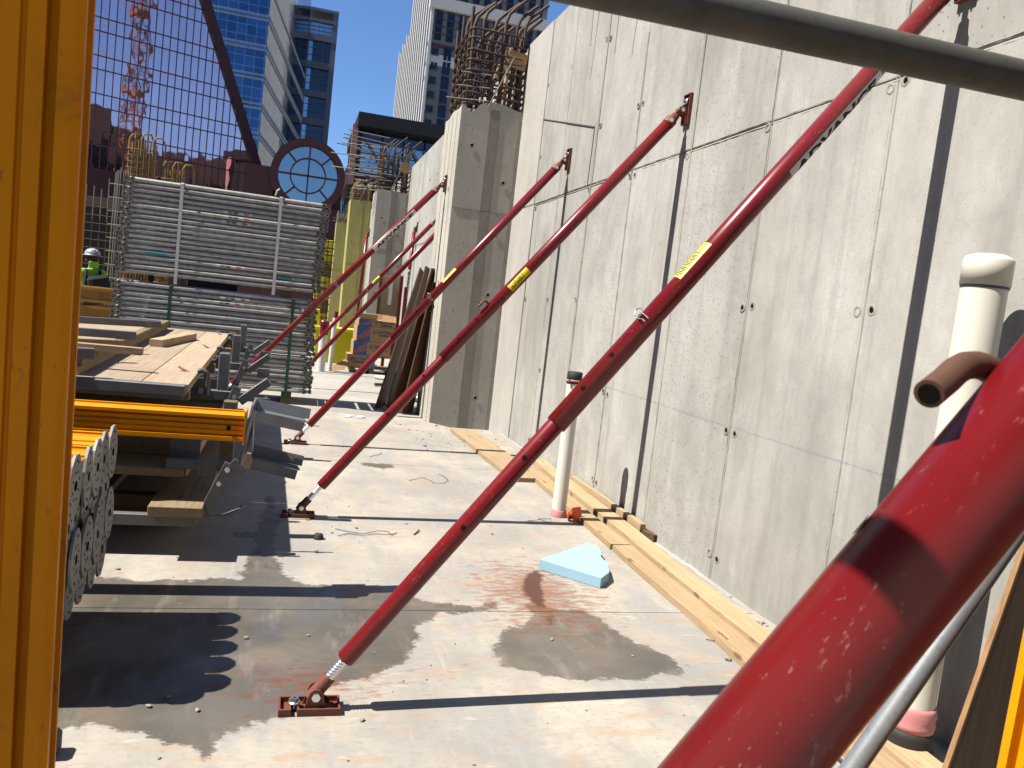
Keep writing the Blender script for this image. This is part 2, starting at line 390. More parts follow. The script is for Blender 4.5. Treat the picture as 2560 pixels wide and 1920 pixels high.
    def mesh(s, name, mat, off=None):
        me = bpy.data.meshes.new(name); o = Vector(off) if off is not None else Vector()
        me.from_pydata([tuple(Vector(v)-o) for v in s.v], [], s.f)
        me.polygons.foreach_set('use_smooth', s.sm)
        bm = bmesh.new(); bm.from_mesh(me); bmesh.ops.recalc_face_normals(bm, faces=bm.faces); bm.to_mesh(me); bm.free()
        if mat is not None: me.materials.append(mat)
        me.update(); return me
def rootloc(o):
    v = Vector(o.location)
    while o.parent is not None: o = o.parent; v = v + Vector(o.location)
    return v
def obj(name, mb, mat, parent=None, at=None):
    """link a builder (world coordinates) as one mesh object; at = where its origin goes"""
    if parent is not None: off = rootloc(parent)
    elif at is not None: off = Vector(at)
    else: off = Vector()
    me = mb.mesh(name, mat, off) if isinstance(mb, MB) else mb
    o = bpy.data.objects.new(name, me); col.objects.link(o)
    if parent is not None: o.parent = parent
    elif at is not None: o.location = off
    return o
def inst(name, me, parent, loc, rot=None):
    """a piece that shares mesh data; loc in world coordinates"""
    o = bpy.data.objects.new(name, me); col.objects.link(o); o.parent = parent
    o.location = Vector(loc) - (rootloc(parent) if parent is not None else Vector())
    if rot is not None: o.rotation_euler = rot
    return o
def tag(o, label=None, cat=None, group=None, kind=None):
    if label: o['label'] = label
    if cat: o['category'] = cat
    if group: o['group'] = group
    if kind: o['kind'] = kind
    return o
def thing(name, label, cat, loc=(0, 0, 0), group=None):
    o = bpy.data.objects.new(name, None); col.objects.link(o); o.location = loc; o.empty_display_size = .1
    return tag(o, label, cat, group)
def text_mesh(txt, size, bold=0.0):
    cu = bpy.data.curves.new('t', 'FONT'); cu.body = txt; cu.size = size; cu.align_x = 'CENTER'; cu.align_y = 'CENTER'; cu.offset = bold; cu.resolution_u = 2
    ob = bpy.data.objects.new('t', cu); col.objects.link(ob)
    dg = bpy.context.evaluated_depsgraph_get(); dg.update()
    me = bpy.data.meshes.new_from_object(ob.evaluated_get(dg))
    vs = [v.co.copy() for v in me.vertices]; fs = [tuple(p.vertices) for p in me.polygons]
    bpy.data.objects.remove(ob); bpy.data.curves.remove(cu); bpy.data.meshes.remove(me)
    return vs, fs
def flat_text(name, txt, size, o, ux, uy, mat, parent, bold=0.0, lift=0.0):
    vs, fs = text_mesh(txt, size, bold); o = Vector(o); ux = Vector(ux).normalized(); uy = Vector(uy).normalized(); n = ux.cross(uy)
    mb = MB(); mb.add([o+ux*v.x+uy*v.y+n*lift for v in vs], fs); return obj(name, mb, mat, parent)
ORD = ['topmost', 'second', 'third', 'fourth', 'fifth', 'sixth', 'seventh', 'eighth', 'ninth', 'tenth', 'eleventh', 'twelfth', 'thirteenth', 'fourteenth', 'fifteenth', 'sixteenth', 'seventeenth', 'eighteenth', 'nineteenth', 'twentieth']

# ================================================================== SETTING
WX, WTOP = 2.78, 5.2                      # wall face, wall top
SEAM_H = 2.96
g = MB(); g.poly([(-900, -500, -.07), (900, -500, -.07), (900, 1500, -.07), (-900, 1500, -.07)])
tag(obj('ground', g, ground_m), kind='structure')

# ---- floor slab with wet patches: real joints between the slab panels
def zf(a, b, s=.4069, ox=1050, oy=1000): return fl(ox+a*s, oy+b*s)
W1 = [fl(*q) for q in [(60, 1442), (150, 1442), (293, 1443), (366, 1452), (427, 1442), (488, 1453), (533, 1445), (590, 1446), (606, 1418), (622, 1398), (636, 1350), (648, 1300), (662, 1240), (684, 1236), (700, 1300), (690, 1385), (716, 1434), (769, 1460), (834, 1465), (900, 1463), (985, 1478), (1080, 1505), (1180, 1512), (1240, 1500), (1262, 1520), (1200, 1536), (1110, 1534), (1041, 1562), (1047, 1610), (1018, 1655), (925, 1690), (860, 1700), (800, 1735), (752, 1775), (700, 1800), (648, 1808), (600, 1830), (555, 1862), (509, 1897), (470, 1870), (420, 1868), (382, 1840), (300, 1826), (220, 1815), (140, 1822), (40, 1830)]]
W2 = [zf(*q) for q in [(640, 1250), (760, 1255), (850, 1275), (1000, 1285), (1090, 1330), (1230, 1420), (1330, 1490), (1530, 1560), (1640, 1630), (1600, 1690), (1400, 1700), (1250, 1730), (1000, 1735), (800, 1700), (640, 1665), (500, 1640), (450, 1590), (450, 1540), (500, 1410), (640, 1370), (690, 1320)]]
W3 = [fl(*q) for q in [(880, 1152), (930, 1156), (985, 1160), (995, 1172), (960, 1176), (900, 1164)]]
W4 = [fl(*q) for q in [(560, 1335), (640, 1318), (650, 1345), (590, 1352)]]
RU = [zf(*q) for q in [(660, 1085), (720, 1050), (742, 1075), (725, 1150), (755, 1240), (745, 1275), (700, 1240), (640, 1160)]]
RU2 = [zf(*q) for q in [(740, 1330), (830, 1320), (840, 1360), (820, 1400), (770, 1390)]]
def sdf(poly, P):
    """signed distance (positive inside) of points P (n,2) to polygon"""
    q = np.array([[p.x, p.y] for p in poly]); n = len(q); d = np.full(len(P), 1e9); ins = np.zeros(len(P), bool)
    for i in range(n):
        a = q[i]; b = q[(i+1) % n]; e = b-a; w_ = P-a
        t = np.clip((w_@e)/(e@e), 0, 1); d = np.minimum(d, np.hypot(*(w_-t[:, None]*e).T))
        c = (a[1] > P[:, 1]) != (b[1] > P[:, 1])
        with np.errstate(divide='ignore', invalid='ignore'): xi = (b[0]-a[0])*(P[:, 1]-a[1])/(b[1]-a[1])+a[0]
        ins ^= c & (P[:, 0] < xi)
    return np.where(ins, d, -d)
def slab(name, x0, x1, y0, y1, step, parent, clip=None):
    nx = max(2, int((x1-x0)/step)+1); ny = max(2, int((y1-y0)/step)+1)
    X, Y = np.meshgrid(np.linspace(x0, x1, nx), np.linspace(y0, y1, ny))
    if clip: 
        lim = np.array([clip(x) for x in X[0]]); Y = y0+(Y-y0)/(y1-y0)*(lim[None, :]-y0)
    P = np.stack([X.ravel(), Y.ravel()], 1)
    vs = [(x, y, 0.0) for x, y in P]
    fs = [(j*nx+i, j*nx+i+1, (j+1)*nx+i+1, (j+1)*nx+i) for j in range(ny-1) for i in range(nx-1)]
    ring = [i for i in range(nx)]+[j*nx+nx-1 for j in range(1, ny)]+[(ny-1)*nx+i for i in range(nx-2, -1, -1)]+[j*nx for j in range(ny-2, 0, -1)]
    o = len(vs); vs += [(vs[i][0], vs[i][1], -.066) for i in ring]; m = len(ring)
    fs += [(ring[k], o+k, o+(k+1) % m, ring[(k+1) % m]) for k in range(m)]
    me = bpy.data.meshes.new(name); me.from_pydata(vs, [], fs); me.materials.append(floor_m)
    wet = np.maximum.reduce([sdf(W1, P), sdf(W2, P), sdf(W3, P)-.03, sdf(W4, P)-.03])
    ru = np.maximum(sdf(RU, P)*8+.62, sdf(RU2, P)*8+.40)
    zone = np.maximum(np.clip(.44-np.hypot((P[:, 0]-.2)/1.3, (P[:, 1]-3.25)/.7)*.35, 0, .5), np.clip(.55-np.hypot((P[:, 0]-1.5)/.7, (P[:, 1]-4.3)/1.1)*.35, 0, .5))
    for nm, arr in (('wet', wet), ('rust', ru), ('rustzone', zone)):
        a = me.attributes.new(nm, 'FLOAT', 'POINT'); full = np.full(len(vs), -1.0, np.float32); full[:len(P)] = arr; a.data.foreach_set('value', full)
    ob = bpy.data.objects.new(name, me); col.objects.link(ob); ob.parent = parent; return ob
floor = bpy.data.objects.new('floor', None); col.objects.link(floor); floor['kind'] = 'structure'
def slab_edge(x):
    pts = [(-9, 11.46), (.81, 11.46), (1.168, 11.335), (1.935, 10.63), (2.19, 10.28), (2.58, 10.04), (3, 10.0)]
    for (a, ya), (b, yb) in zip(pts, pts[1:]):
        if x <= b: return ya+(yb-ya)*(x-a)/(b-a)
    return 10.0
slab('slab_panel', -1.6, 2.79, 1.9, 4.030, .035, floor)
slab('slab_panel', -1.6, 2.79, 4.036, 7.757, .035, floor)
slab('slab_panel', -1.6, 2.79, 7.763, 11.4, .07, floor, slab_edge)
slab('slab_panel', -7, -1.606, 1.9, 11.46, .5, floor)
slab('slab_panel', -7, 2.79, -6, 1.894, .5, floor)

# ---- retaining wall: form-panel imprints with raised fins, tie holes
wall = thing('retaining_wall', 'tall pale cast concrete retaining wall on the right, marked with form seams', 'wall', (WX, 5, 0))
seams = [-1.97, -.87, .22, 1.31, 2.40, 3.49, 4.585, 5.665, 6.755, 7.80, 8.86, 9.80, 10.86, 12.2, 13.3, 14.4, 15.5, 16.6, 17.7, 18.8, 19.9, 21.0, 22.1, 23.3, 24.5, 27, 30, 33, 36, 40, 44, 48, 54, 60]
for i, (a, b) in enumerate(zip(seams, seams[1:])):
    for z0, z1 in ((-.2, SEAM_H), (SEAM_H, WTOP)):
        off = random.uniform(-.004, .004) - (.012 if i == 11 else 0)
        mb = MB(); mb.span((WX+off, a+.004, z0+.003), (WX+.35, b-.004, z1-.003), .004); obj('panel', mb, palec if i in (11,) else wallc, wall)
mb = MB(); mb.span((WX+.02, -1.97, -.2), (WX+.33, 60, WTOP-.02)); obj('wall_core', mb, stripc, wall)
# fins of cement paste along the form joints
def fin(p0, p1, wdt, parent, mat, axis):
    n = max(4, int((Vector(p1)-Vector(p0)).length/.05)); vs = []; fs = []
    for k in range(n+1):
        p = Vector(p0).lerp(Vector(p1), k/n); j = random.uniform(-.12, .12)*wdt; ww = wdt*random.uniform(.4, .9); hh = random.uniform(.001, .005)
        side = Vector((0, 1, 0)) if axis == 2 else Vector((0, 0, 1))
        vs += [p+side*(j-ww/2), p+side*j+Vector((-hh, 0, 0)), p+side*(j+ww/2)]
    for k in range(n):
        a = k*3; fs += [(a, a+1, a+4, a+3), (a+1, a+2, a+5, a+4)]
    mb = MB(); mb.add(vs, fs); return obj('seam_fin', mb, mat, parent)
for i, y in enumerate(seams[3:24]):
    fin((WX-.001, y, 0), (WX-.001, y, WTOP), .018, wall, stripc, 2)
    if i < 7: fin((WX-.001, y+.02, 0), (WX-.001, y+.022, SEAM_H+1.2), .010, wall, stripc, 2)
for dz in (-.014, .012): fin((WX-.0015, .2, SEAM_H+dz), (WX-.0015, 22, SEAM_H+dz), .012, wall, stripc, 1)
# tie holes: recessed cone, dark bottom, pale smeared rim
def tie_mesh():
    mb = MB(); n = 12; vs = []; fs = []
    for r, x in ((.030, -.0005), (.026, -.003), (.019, -.004), (.015, -.0015)):
        vs += [Vector((x, r*math.cos(2*math.pi*i/n)*(1+.12*math.sin(3*i)), r*1.15*math.sin(2*math.pi*i/n))) for i in range(n)]
    for k in range(3):
        for i in range(n): fs.append((k*n+i, k*n+(i+1) % n, (k+1)*n+(i+1) % n, (k+1)*n+i))
    mb.add(vs, fs, True); a = mb.mesh('tie_rim', patch_m)
    mb = MB(); mb.lathe((-.0032, 0, 0), (1, 0, 0), [(0, .0145), (.0012, .012), (.0014, .0001)], 12); b = mb.mesh('tie_hole', hole_m)
    return a, b
TIE_R, TIE_H = tie_mesh()
for i, y in enumerate(seams[4:22]):
    for z in (.16, .98, 1.80, 2.92, 3.54, 4.4):
        if z == .98 and i % 2: continue
        for dy in (-.052, .052):
            if random.random() < .30: continue
            if dy < 0 or random.random() < .45:
                r_ = inst('tie_rim', TIE_R, wall, (WX-.003, y+dy+random.uniform(-.008, .008), z+random.uniform(-.015, .015)), (random.uniform(0, 6), 0, 0))
                inst('tie_hole', TIE_H, wall, r_.location+wall.location)
            else:
                inst('patched_tie', TIE_R, wall, (WX-.003, y+dy, z+random.uniform(-.015, .015)), (random.uniform(0, 6), 0, 0))
# blue chalk line and steel edge strip left in the concrete
chalk = NT('blue_chalk'); cb_ = chalk.noise(chalk.pos((1, 9, 30)), 8, 4, .7)
tr = chalk.n('ShaderNodeBsdfTransparent'); mx = chalk.n('ShaderNodeMixShader')
chalk.l(chalk.math('MULTIPLY', chalk.ramp(cb_, .42, .66), .55), mx.inputs[0]); chalk.l(tr.outputs[0], mx.inputs[1]); chalk.l(chalk.b.outputs[0], mx.inputs[2]); chalk.l(mx.outputs[0], chalk.out.inputs[0]); chalk.set(color=(.17, .25, .60), rough=.9)
mb = MB(); pts = [(2.0+i*.1, 1.034-.004*math.sin(i*.06)+random.uniform(-.0008, .0008)) for i in range(52)]
for (a, za), (b, zb) in zip(pts, pts[1:]): mb.add([(WX-.008, a, za-.0042), (WX-.008, b, zb-.0042), (WX-.008, b, zb+.0042), (WX-.008, a, za+.0042)], [(0, 1, 2, 3)])
obj('chalk_line', mb, chalk.m, wall)
mb = MB(); A = onX(1353, 297, WX); B = onX(1488, 317, WX)
mb.bar((WX-.006, A.y, A.z), (WX-.006, B.y, B.z), .014, .010); obj('edge_strip', mb, galvd, wall)
mb = MB(); mb.bar((WX-.003, B.y, B.z), (WX-.003, B.y+.02, SEAM_H), .014, .012); obj('crack_line', mb, stripc, wall)
# tie wires over the wall top, casting hairline shadows
wires = MB()
for (y, l_, dy, dz) in ((7.3, .55, .05, .1), (7.62, .75, -.08, .12), (7.9, .45, .1, .3), (8.15, .8, .02, .1), (8.4, .62, -.1, .2), (7.05, .8, .03, .05)):
    wires.sweep([(WX+.1, y, WTOP-.02), (WX, y, WTOP+.03), (WX-l_*.5, y+dy*.5, WTOP+.03+dz*.6), (WX-l_, y+dy, WTOP+dz)], .007, 5)
obj('tie_wire', wires, rebar_m, wall)
# dried cement fillet along the wall foot
mb = MB(); vs = []; fs = []; n = 120
for k in range(n+1):
    y = 2.2+k*.066; a = .012+.04*abs(mnoise.noise((y*2.3, 3, 0)))+.02*random.random(); h = .006+.016*abs(mnoise.noise((y*3, 9, 1)))
    vs += [(WX-a, y, .001), (WX-a*.5, y, h*.6), (WX-.001, y, h)]
for k in range(n): q = k*3; fs += [(q, q+1, q+4, q+3), (q+1, q+2, q+5, q+4)]
mb.add(vs, fs); obj('cement_fillet', mb, ground_m, wall)

# ---- pilasters
PX = 1.93
def wavy_top(pts_x, z, amp, seed): return [(x, z+amp*mnoise.noise((x*2.1, seed, 0))) for x in pts_x]
def pilaster(y0, y1, ztop, mat, label, seed, holes=True, amp=.10, dip=0.0):
    p = thing('concrete_pilaster', label, 'pilaster', (PX+.4, y0, 0), 'pilasters projecting from the retaining wall')
    n = 14; vs = []; fs = []
    def prof(u, v):                                     # rough, sagging top of the pour
        return ztop + amp*mnoise.noise((u*3.1, v*2.7, seed)) + dip*math.sin(u*math.pi)*.5 - (dip*.9*math.exp(-((u-.16)/.10)**2) if dip else 0)
    for j in range(n+1):
        for i in range(n+1):
            u, v = i/n, j/n; vs.append((PX+(WX+.02-PX)*u, y0+(y1-y0)*v, prof(u, v)))
    for j in range(n):
        for i in range(n): a = j*(n+1)+i; fs.append((a, a+1, a+n+2, a+n+1))
    ring = list(range(n+1))+[j*(n+1)+n for j in range(1, n+1)]+[n*(n+1)+i for i in range(n-1, -1, -1)]+[j*(n+1) for j in range(n-1, 0, -1)]
    o = len(vs); vs += [(vs[i][0], vs[i][1], -.2) for i in ring]; m = len(ring)
    fs += [(ring[k], o+k, o+(k+1) % m, ring[(k+1) % m]) for k in range(m)]
    mb = MB(); mb.add(vs, fs); obj('shaft', mb, mat, p)
    mb = MB(); mb.span((PX+.40, y0-.006, -.2), (PX+.51, y0+.05, ztop-.02), .004); obj('filler_strip', mb, stripc if mat is pilc else mat, p)
    for x in (PX+.385, PX+.525, PX+.79):
        mb = MB(); mb.bar((x, y0-.002, -.1), (x, y0-.002, ztop-.05), .008, .008); obj('seam_fin', mb, stripc if mat is pilc else mat, p)
    mb = MB(); mb.bar((PX+.01, y0-.002, SEAM_H-.05), (WX-.01, y0-.002, SEAM_H-.05), .008, .006); obj('seam_fin', mb, stripc if mat is pilc else mat, p)
    for x in (PX+.012, ): mb = MB(); mb.bar((x-.01, y0+.012, -.1), (x-.01, y0+.012, ztop-.03), .02, .02); obj('arris_strip', mb, palec if mat is pilc else mat, p)
    for k in range(1, 4):
        y = y0+(y1-y0)*k/4; mb = MB(); mb.bar((PX-.0005, y, -.1), (PX-.0005, y, ztop-.05), .004, .007); obj('seam_fin', mb, stripc if mat is pilc else mat, p)
    if holes:
        for (x, z) in ((.60, .37), (.62, 1.80), (.64, 2.62), (.66, 3.32), (.18, 3.75)):
            r_ = inst('tie_rim', TIE_R, p, (PX+x, y0-.004, z), (0, 0, R(90))); h_ = inst('tie_hole', TIE_H, p, (PX+x, y0-.0045, z), (0, 0, R(90)))
            r_.scale = h_.scale = (1, 1.2, 1.2)
        for (y, z) in ((.35, .5), (.36, 1.9), (.34, 3.2)):
            inst('tie_rim', TIE_R, p, (PX-.003, y0+y*(y1-y0), z)); inst('tie_hole', TIE_H, p, (PX-.0035, y0+y*(y1-y0), z))
    return p
pilaster(10.82, 12.08, 4.27, pilc, 'nearest grey concrete pilaster with ragged top under the big rebar cage', 2.2, amp=.05, dip=.14)
pilaster(22.4, 23.7, 4.50, pilc, 'second grey concrete pilaster along the wall, beyond the leaning boards', 5.1, amp=.05)
pilaster(34.5, 36, 5.50, yelc, 'taller yellowish concrete pilaster just left of the second grey one', 8.3, amp=.04)
pilaster(46.2, 47.6, 5.48, yelc, 'farthest yellowish concrete pilaster, leftmost in the row', 11.0, amp=.04)

# ---- rebar cages standing on the pilasters
def cage(y0, y1, zb, zt, label, seed, r=.016, hooks=True, dowels=False, mats=(rebar_m, rebar_m)):
    rnd = random.Random(seed); c = thing('rebar_cage', label, 'rebar cage', ((PX+WX)/2, y0, zb), 'rebar cages on the pilasters')
    xs = [PX+.06+(WX-PX-.14)*k/5 for k in range(6)]; ys = [y0+.06+(y1-y0-.12)*k/4 for k in range(5)]
    spots = [(x, ys[0]) for x in xs]+[(x, ys[-1]) for x in xs]+[(xs[0], y) for y in ys[1:-1]]+[(xs[-1], y) for y in ys[1:-1]]
    for k, (x, y) in enumerate(spots):
        h = zt+rnd.uniform(-.12, .08); j = rnd.uniform(-.02, .02); b = MB()
        if hooks and (k < 6 or rnd.random() < .7):
            q = rnd.uniform(.16, .30); a = rnd.uniform(-.15, .25)
            pts = [(x, y, zb-.1), (x+j*.5, y, zb+(h-zb)*.5), (x+j, y, h-.25), (x+j+.035, y+.01, h-.13), (x+j+.12, y+.04+a*.1, h-.03), (x+j+.12+q*.7, y+.04+a*.5, h+q*.55)]
        else: pts = [(x, y, zb-.1), (x+j*.5, y, zb+(h-zb)*.5), (x+j, y, h)]
        b.sweep(pts, r, 8); obj('bar', b, mats[k % 2], c)
    nz = 8
    for k in range(nz):
        z = zb+.08+(zt-.42-zb)*k/(nz-1)*rnd.uniform(.97, 1.03); e = r*1.6; s_ = rnd.uniform(-.03, .03); b = MB()
        x0, x1, ya, yb = xs[0]-e, xs[-1]+e, ys[0]-e, ys[-1]+e
        b.sweep([(x0+.05, ya, z), (x1-.05, ya, z+s_), (x1, ya+.05, z+s_), (x1, yb-.05, z+s_), (x1-.05, yb, z), (x0+.05, yb, z), (x0, yb-.05, z), (x0, ya+.05, z), (x0+.05, ya, z)], r*.62, 6)
        obj('tie_hoop', b, mats[0], c)
        b = MB(); b.sweep([(xs[1]+.02, ya, z+.02), (xs[1]+.03, (ya+yb)/2, z+.03), (xs[1], yb, z+.02)], r*.55, 5); b.sweep([(xs[3], ya, z-.02), (xs[3], yb, z-.02)], r*.55, 5)
        b.sweep([(x0, ys[2], z+.015), (x1, ys[2]+.03, z+.015)], r*.55, 5); obj('cross_tie', b, mats[1], c)
    for k in range(3):
        b = MB(); b.sweep([(xs[0]-rnd.uniform(.1, .4), ya+.02, zb+.1+k*.18), (xs[2], ya-.02, zb+.13+k*.17)], r*.4, 5); obj('loose_rod', b, rebar_g, c)
    if dowels:
        for k in range(18):
            z = zb+.02+k*.085; l_ = rnd.uniform(.45, 1.35)
            b = MB(); b.sweep([(xs[0]-l_, y0+rnd.uniform(0, 1), z+rnd.uniform(-.02, .02)), (xs[1], y0+rnd.uniform(0, 1), z)], r*.8, 5); obj('dowel', b, rebar_g, c)
    b = MB(); b.sweep([(xs[2], ya-.03, zb+.05), (xs[4], ya-.04, zb+.75)], r*.4, 5); obj('loose_rod', b, rebar_g, c)
    return c
cage(10.82, 12.08, 4.22, 5.62, 'large rusty rebar cage with bent hooks on the nearest pilaster', 3, .023)
cage(22.4, 23.7, 4.45, 5.75, 'rusty rebar cage with side dowels on the second pilaster', 5, .020, dowels=True)
cage(34.5, 36, 5.45, 6.3, 'small far rebar cage with bent hooks on the taller yellowish pilaster', 9, .022, mats=(rebar_y, rebar_m))
cage(46.2, 47.6, 5.4, 6.1, 'farthest pale rebar cage, on the leftmost yellowish pilaster', 12, .024, hooks=False, mats=(rebar_g, rebar_y))
# cardboard scraps caught in the cages
def scrap(p, w_, h_, th, label, bend=.05):
    mb = MB(); mb.box(p, (w_, .012, h_), Matrix.Rotation(R(th), 3, 'Y'), .003); mb.box(Vector(p)+Vector((.02, .09, h_*.5)), (w_*.9, .2, .012), Matrix.Rotation(R(18), 3, 'X'))
    return tag(obj('cardboard_scrap', mb, cardb, at=p), label, 'cardboard', 'cardboard scraps in the rebar cages')
scrap((2.62, 10.84, 4.95), .24, .22, 8, 'brown cardboard flap wedged in the nearest rebar cage')
scrap((2.60, 22.36, 5.15), .26, .26, 3, 'brown cardboard flap wedged in the cage on the second pilaster')
mb = MB(); mb.prism([(0, 0), (.14, .05), (.24, .34), (.2, .44), (.08, .3)], (2.36, 11.1, 4.72), (1, 0, 0), (0, .1, 1), .05)
tag(obj('paper_sack', mb, mat_plain('paper', (.55, .42, .26), .9), at=(2.36, 11.1, 4.7)), 'crumpled tan paper sack inside the nearest rebar cage', 'sack')
mb = MB(); mb.bar((2.58, 11.3, 4.6), (2.63, 11.35, 5.25), .09, .045, ch=.003)
tag(obj('timber_stub', mb, wood_n, at=(2.58, 11.3, 4.6)), 'short yellow timber stub standing inside the nearest rebar cage', 'timber')

# ================================================================== RED PIPE BRACES
def hexa(mb, p, n, r, h):
    d, u, v = MB.frame(n); mb.prism([(r*math.cos(i*math.pi/3), r*math.sin(i*math.pi/3)) for i in range(6)], Vector(p), u, v, h if u.cross(v).dot(Vector(n)) > 0 else -h)
def shoe(root, o, ex, en, name, angle_dir):
    """cast shoe: tray with rim, two lugs, pivot bolt, anchor bolt"""
    o = Vector(o); ex = Vector(ex); en = Vector(en); es = en.cross(ex)
    L = lambda e, s, n: o+ex*e+es*s+en*n
    rot = Matrix((ex, es, en)).transposed()
    bx = lambda mb, e0, e1, s0, s1, n0, n1, ch=.0015: mb.box(L((e0+e1)/2, (s0+s1)/2, (n0+n1)/2), (e1-e0, s1-s0, n1-n0), rot, ch)
    mb = MB(); bx(mb, -.135, -.088, -.055, .055, 0, .008); bx(mb, -.066, .095, -.055, .055, 0, .008); bx(mb, -.09, -.06, .012, .055, 0, .008)
    for s in (-.055, .047): 
        bx(mb, -.135, -.088, s, s+.008, .006, .030); bx(mb, -.066 if s < 0 else -.09, .095, s, s+.008, .006, .030)
    bx(mb, -.135, -.127, -.05, .05, .006, .030); bx(mb, .087, .095, -.05, .05, .006, .030); bx(mb, -.096, -.088, -.05, .05, .006, .026); bx(mb, -.066, -.058, -.05, .02, .006, .026)
    sh = obj(name, mb, rust, root)
    prof = [(-.045, .006), (.045, .006), (.028, .07)]+[(.026*math.cos(a), .07+.026*math.sin(a)) for a in [R(q) for q in range(15, 180, 15)]]+[(-.028, .07)]
    for s in (-.038, .028): mb = MB(); mb.prism(prof, L(0, s, 0), ex, en, -.010 if ex.cross(en).dot(es) < 0 else .010); obj('lug', mb, rust, root)
    mb = MB(); mb.tube(L(0, -.05, .07), L(0, .05, .07), .010, 12); hexa(mb, L(0, -.040, .07), -es, .017, .011); hexa(mb, L(0, .040, .07), es, .017, .011); obj('pivot_bolt', mb, zinc, root)
    mb = MB(); mb.tube(L(-.077, 0, .008), L(-.077, 0, .05), .009, 12); mb.lathe(L(-.077, 0, .030), en, [(0, .002), (0, .024), (.004, .023), (.005, .016)], 18); hexa(mb, L(-.077, 0, .034), en, .0165, .016); obj('anchor_bolt', mb, zinc, root)
    return L(0, 0, .07)
class Axis:
    def __init__(s, p0, p1):
        s.p0 = Vector(p0); s.p1 = Vector(p1); s.d = (s.p1-s.p0); s.L = s.d.length; s.d /= s.L
        mid = s.p0.lerp(s.p1, .45); c = (CAM-mid); s.c = (c-s.d*c.dot(s.d)).normalized()      # towards the viewer's side
        s.u = s.d.cross(s.c).normalized()
        if s.u.z < 0: s.u = -s.u
    def at(s, t): return s.p0+s.d*t
    def tpx(s, x, y):                                   # distance along the axis whose picture is nearest to a pixel
        best = min(range(0, int(s.L*200)), key=lambda k: s._e(k/200, x, y)); return best/200
    def _e(s, t, x, y):
        v = s.at(t)-CAM; z = v.dot(fw)
        if z < .05: return 1e9
        return (CX+F_PX*v.dot(rt)/z-x)**2+(CY-F_PX*v.dot(up)/z-y)**2
    def surf(s, t, ang, r): return s.at(t)+(s.c*math.cos(ang)+s.u*math.sin(ang))*r
    def wrap(s, name, vs, fs, t, ang, r, mat, parent):
        bm = bmesh.new(); bv = [bm.verts.new((v[0], v[1], 0)) for v in vs]
        for f in fs:
            try: bm.faces.new([bv[i] for i in f])
            except ValueError: pass
        lo, hi = min(v[1] for v in vs), max(v[1] for v in vs)
        for k in range(1, 12): bmesh.ops.bisect_plane(bm, geom=bm.verts[:]+bm.edges[:]+bm.faces[:], plane_co=(0, lo+(hi-lo)*k/12, 0), plane_no=(0, 1, 0))
        bm.verts.index_update(); vs = [tuple(v.co[:2]) for v in bm.verts]; fs = [tuple(v.index for v in f.verts) for f in bm.faces]; bm.free()
        mb = MB(); mb.add([s.surf(t+v[0], ang+v[1]/r, r) for v in vs], fs, False); return obj(name, mb, mat, parent)
    def patch(s, name, t, ln, ang, wd, r, mat, parent, n=10):
        vs = []; fs = []
        for i in range(2):
            for k in range(n+1): vs.append((-ln/2+ln*i, -wd/2+wd*k/n))
        for k in range(n): fs.append((k, k+1, n+2+k, n+1+k))
        mb = MB(); mb.add([s.surf(t+v[0], ang+v[1]/r, r) for v in vs], fs, True); return obj(name, mb, mat, parent)
    def disc(s, name, t, ang, rad, r, mat, parent):
        n = 14; vs = [(0, 0)]+[(rad*math.cos(2*math.pi*i/n), rad*math.sin(2*math.pi*i/n)) for i in range(n)]
        return s.wrap(name, vs, [(0, 1+i, 1+(i+1) % n) for i in range(n)], t, ang, r, mat, parent)
RO, RI = .0445, .0375
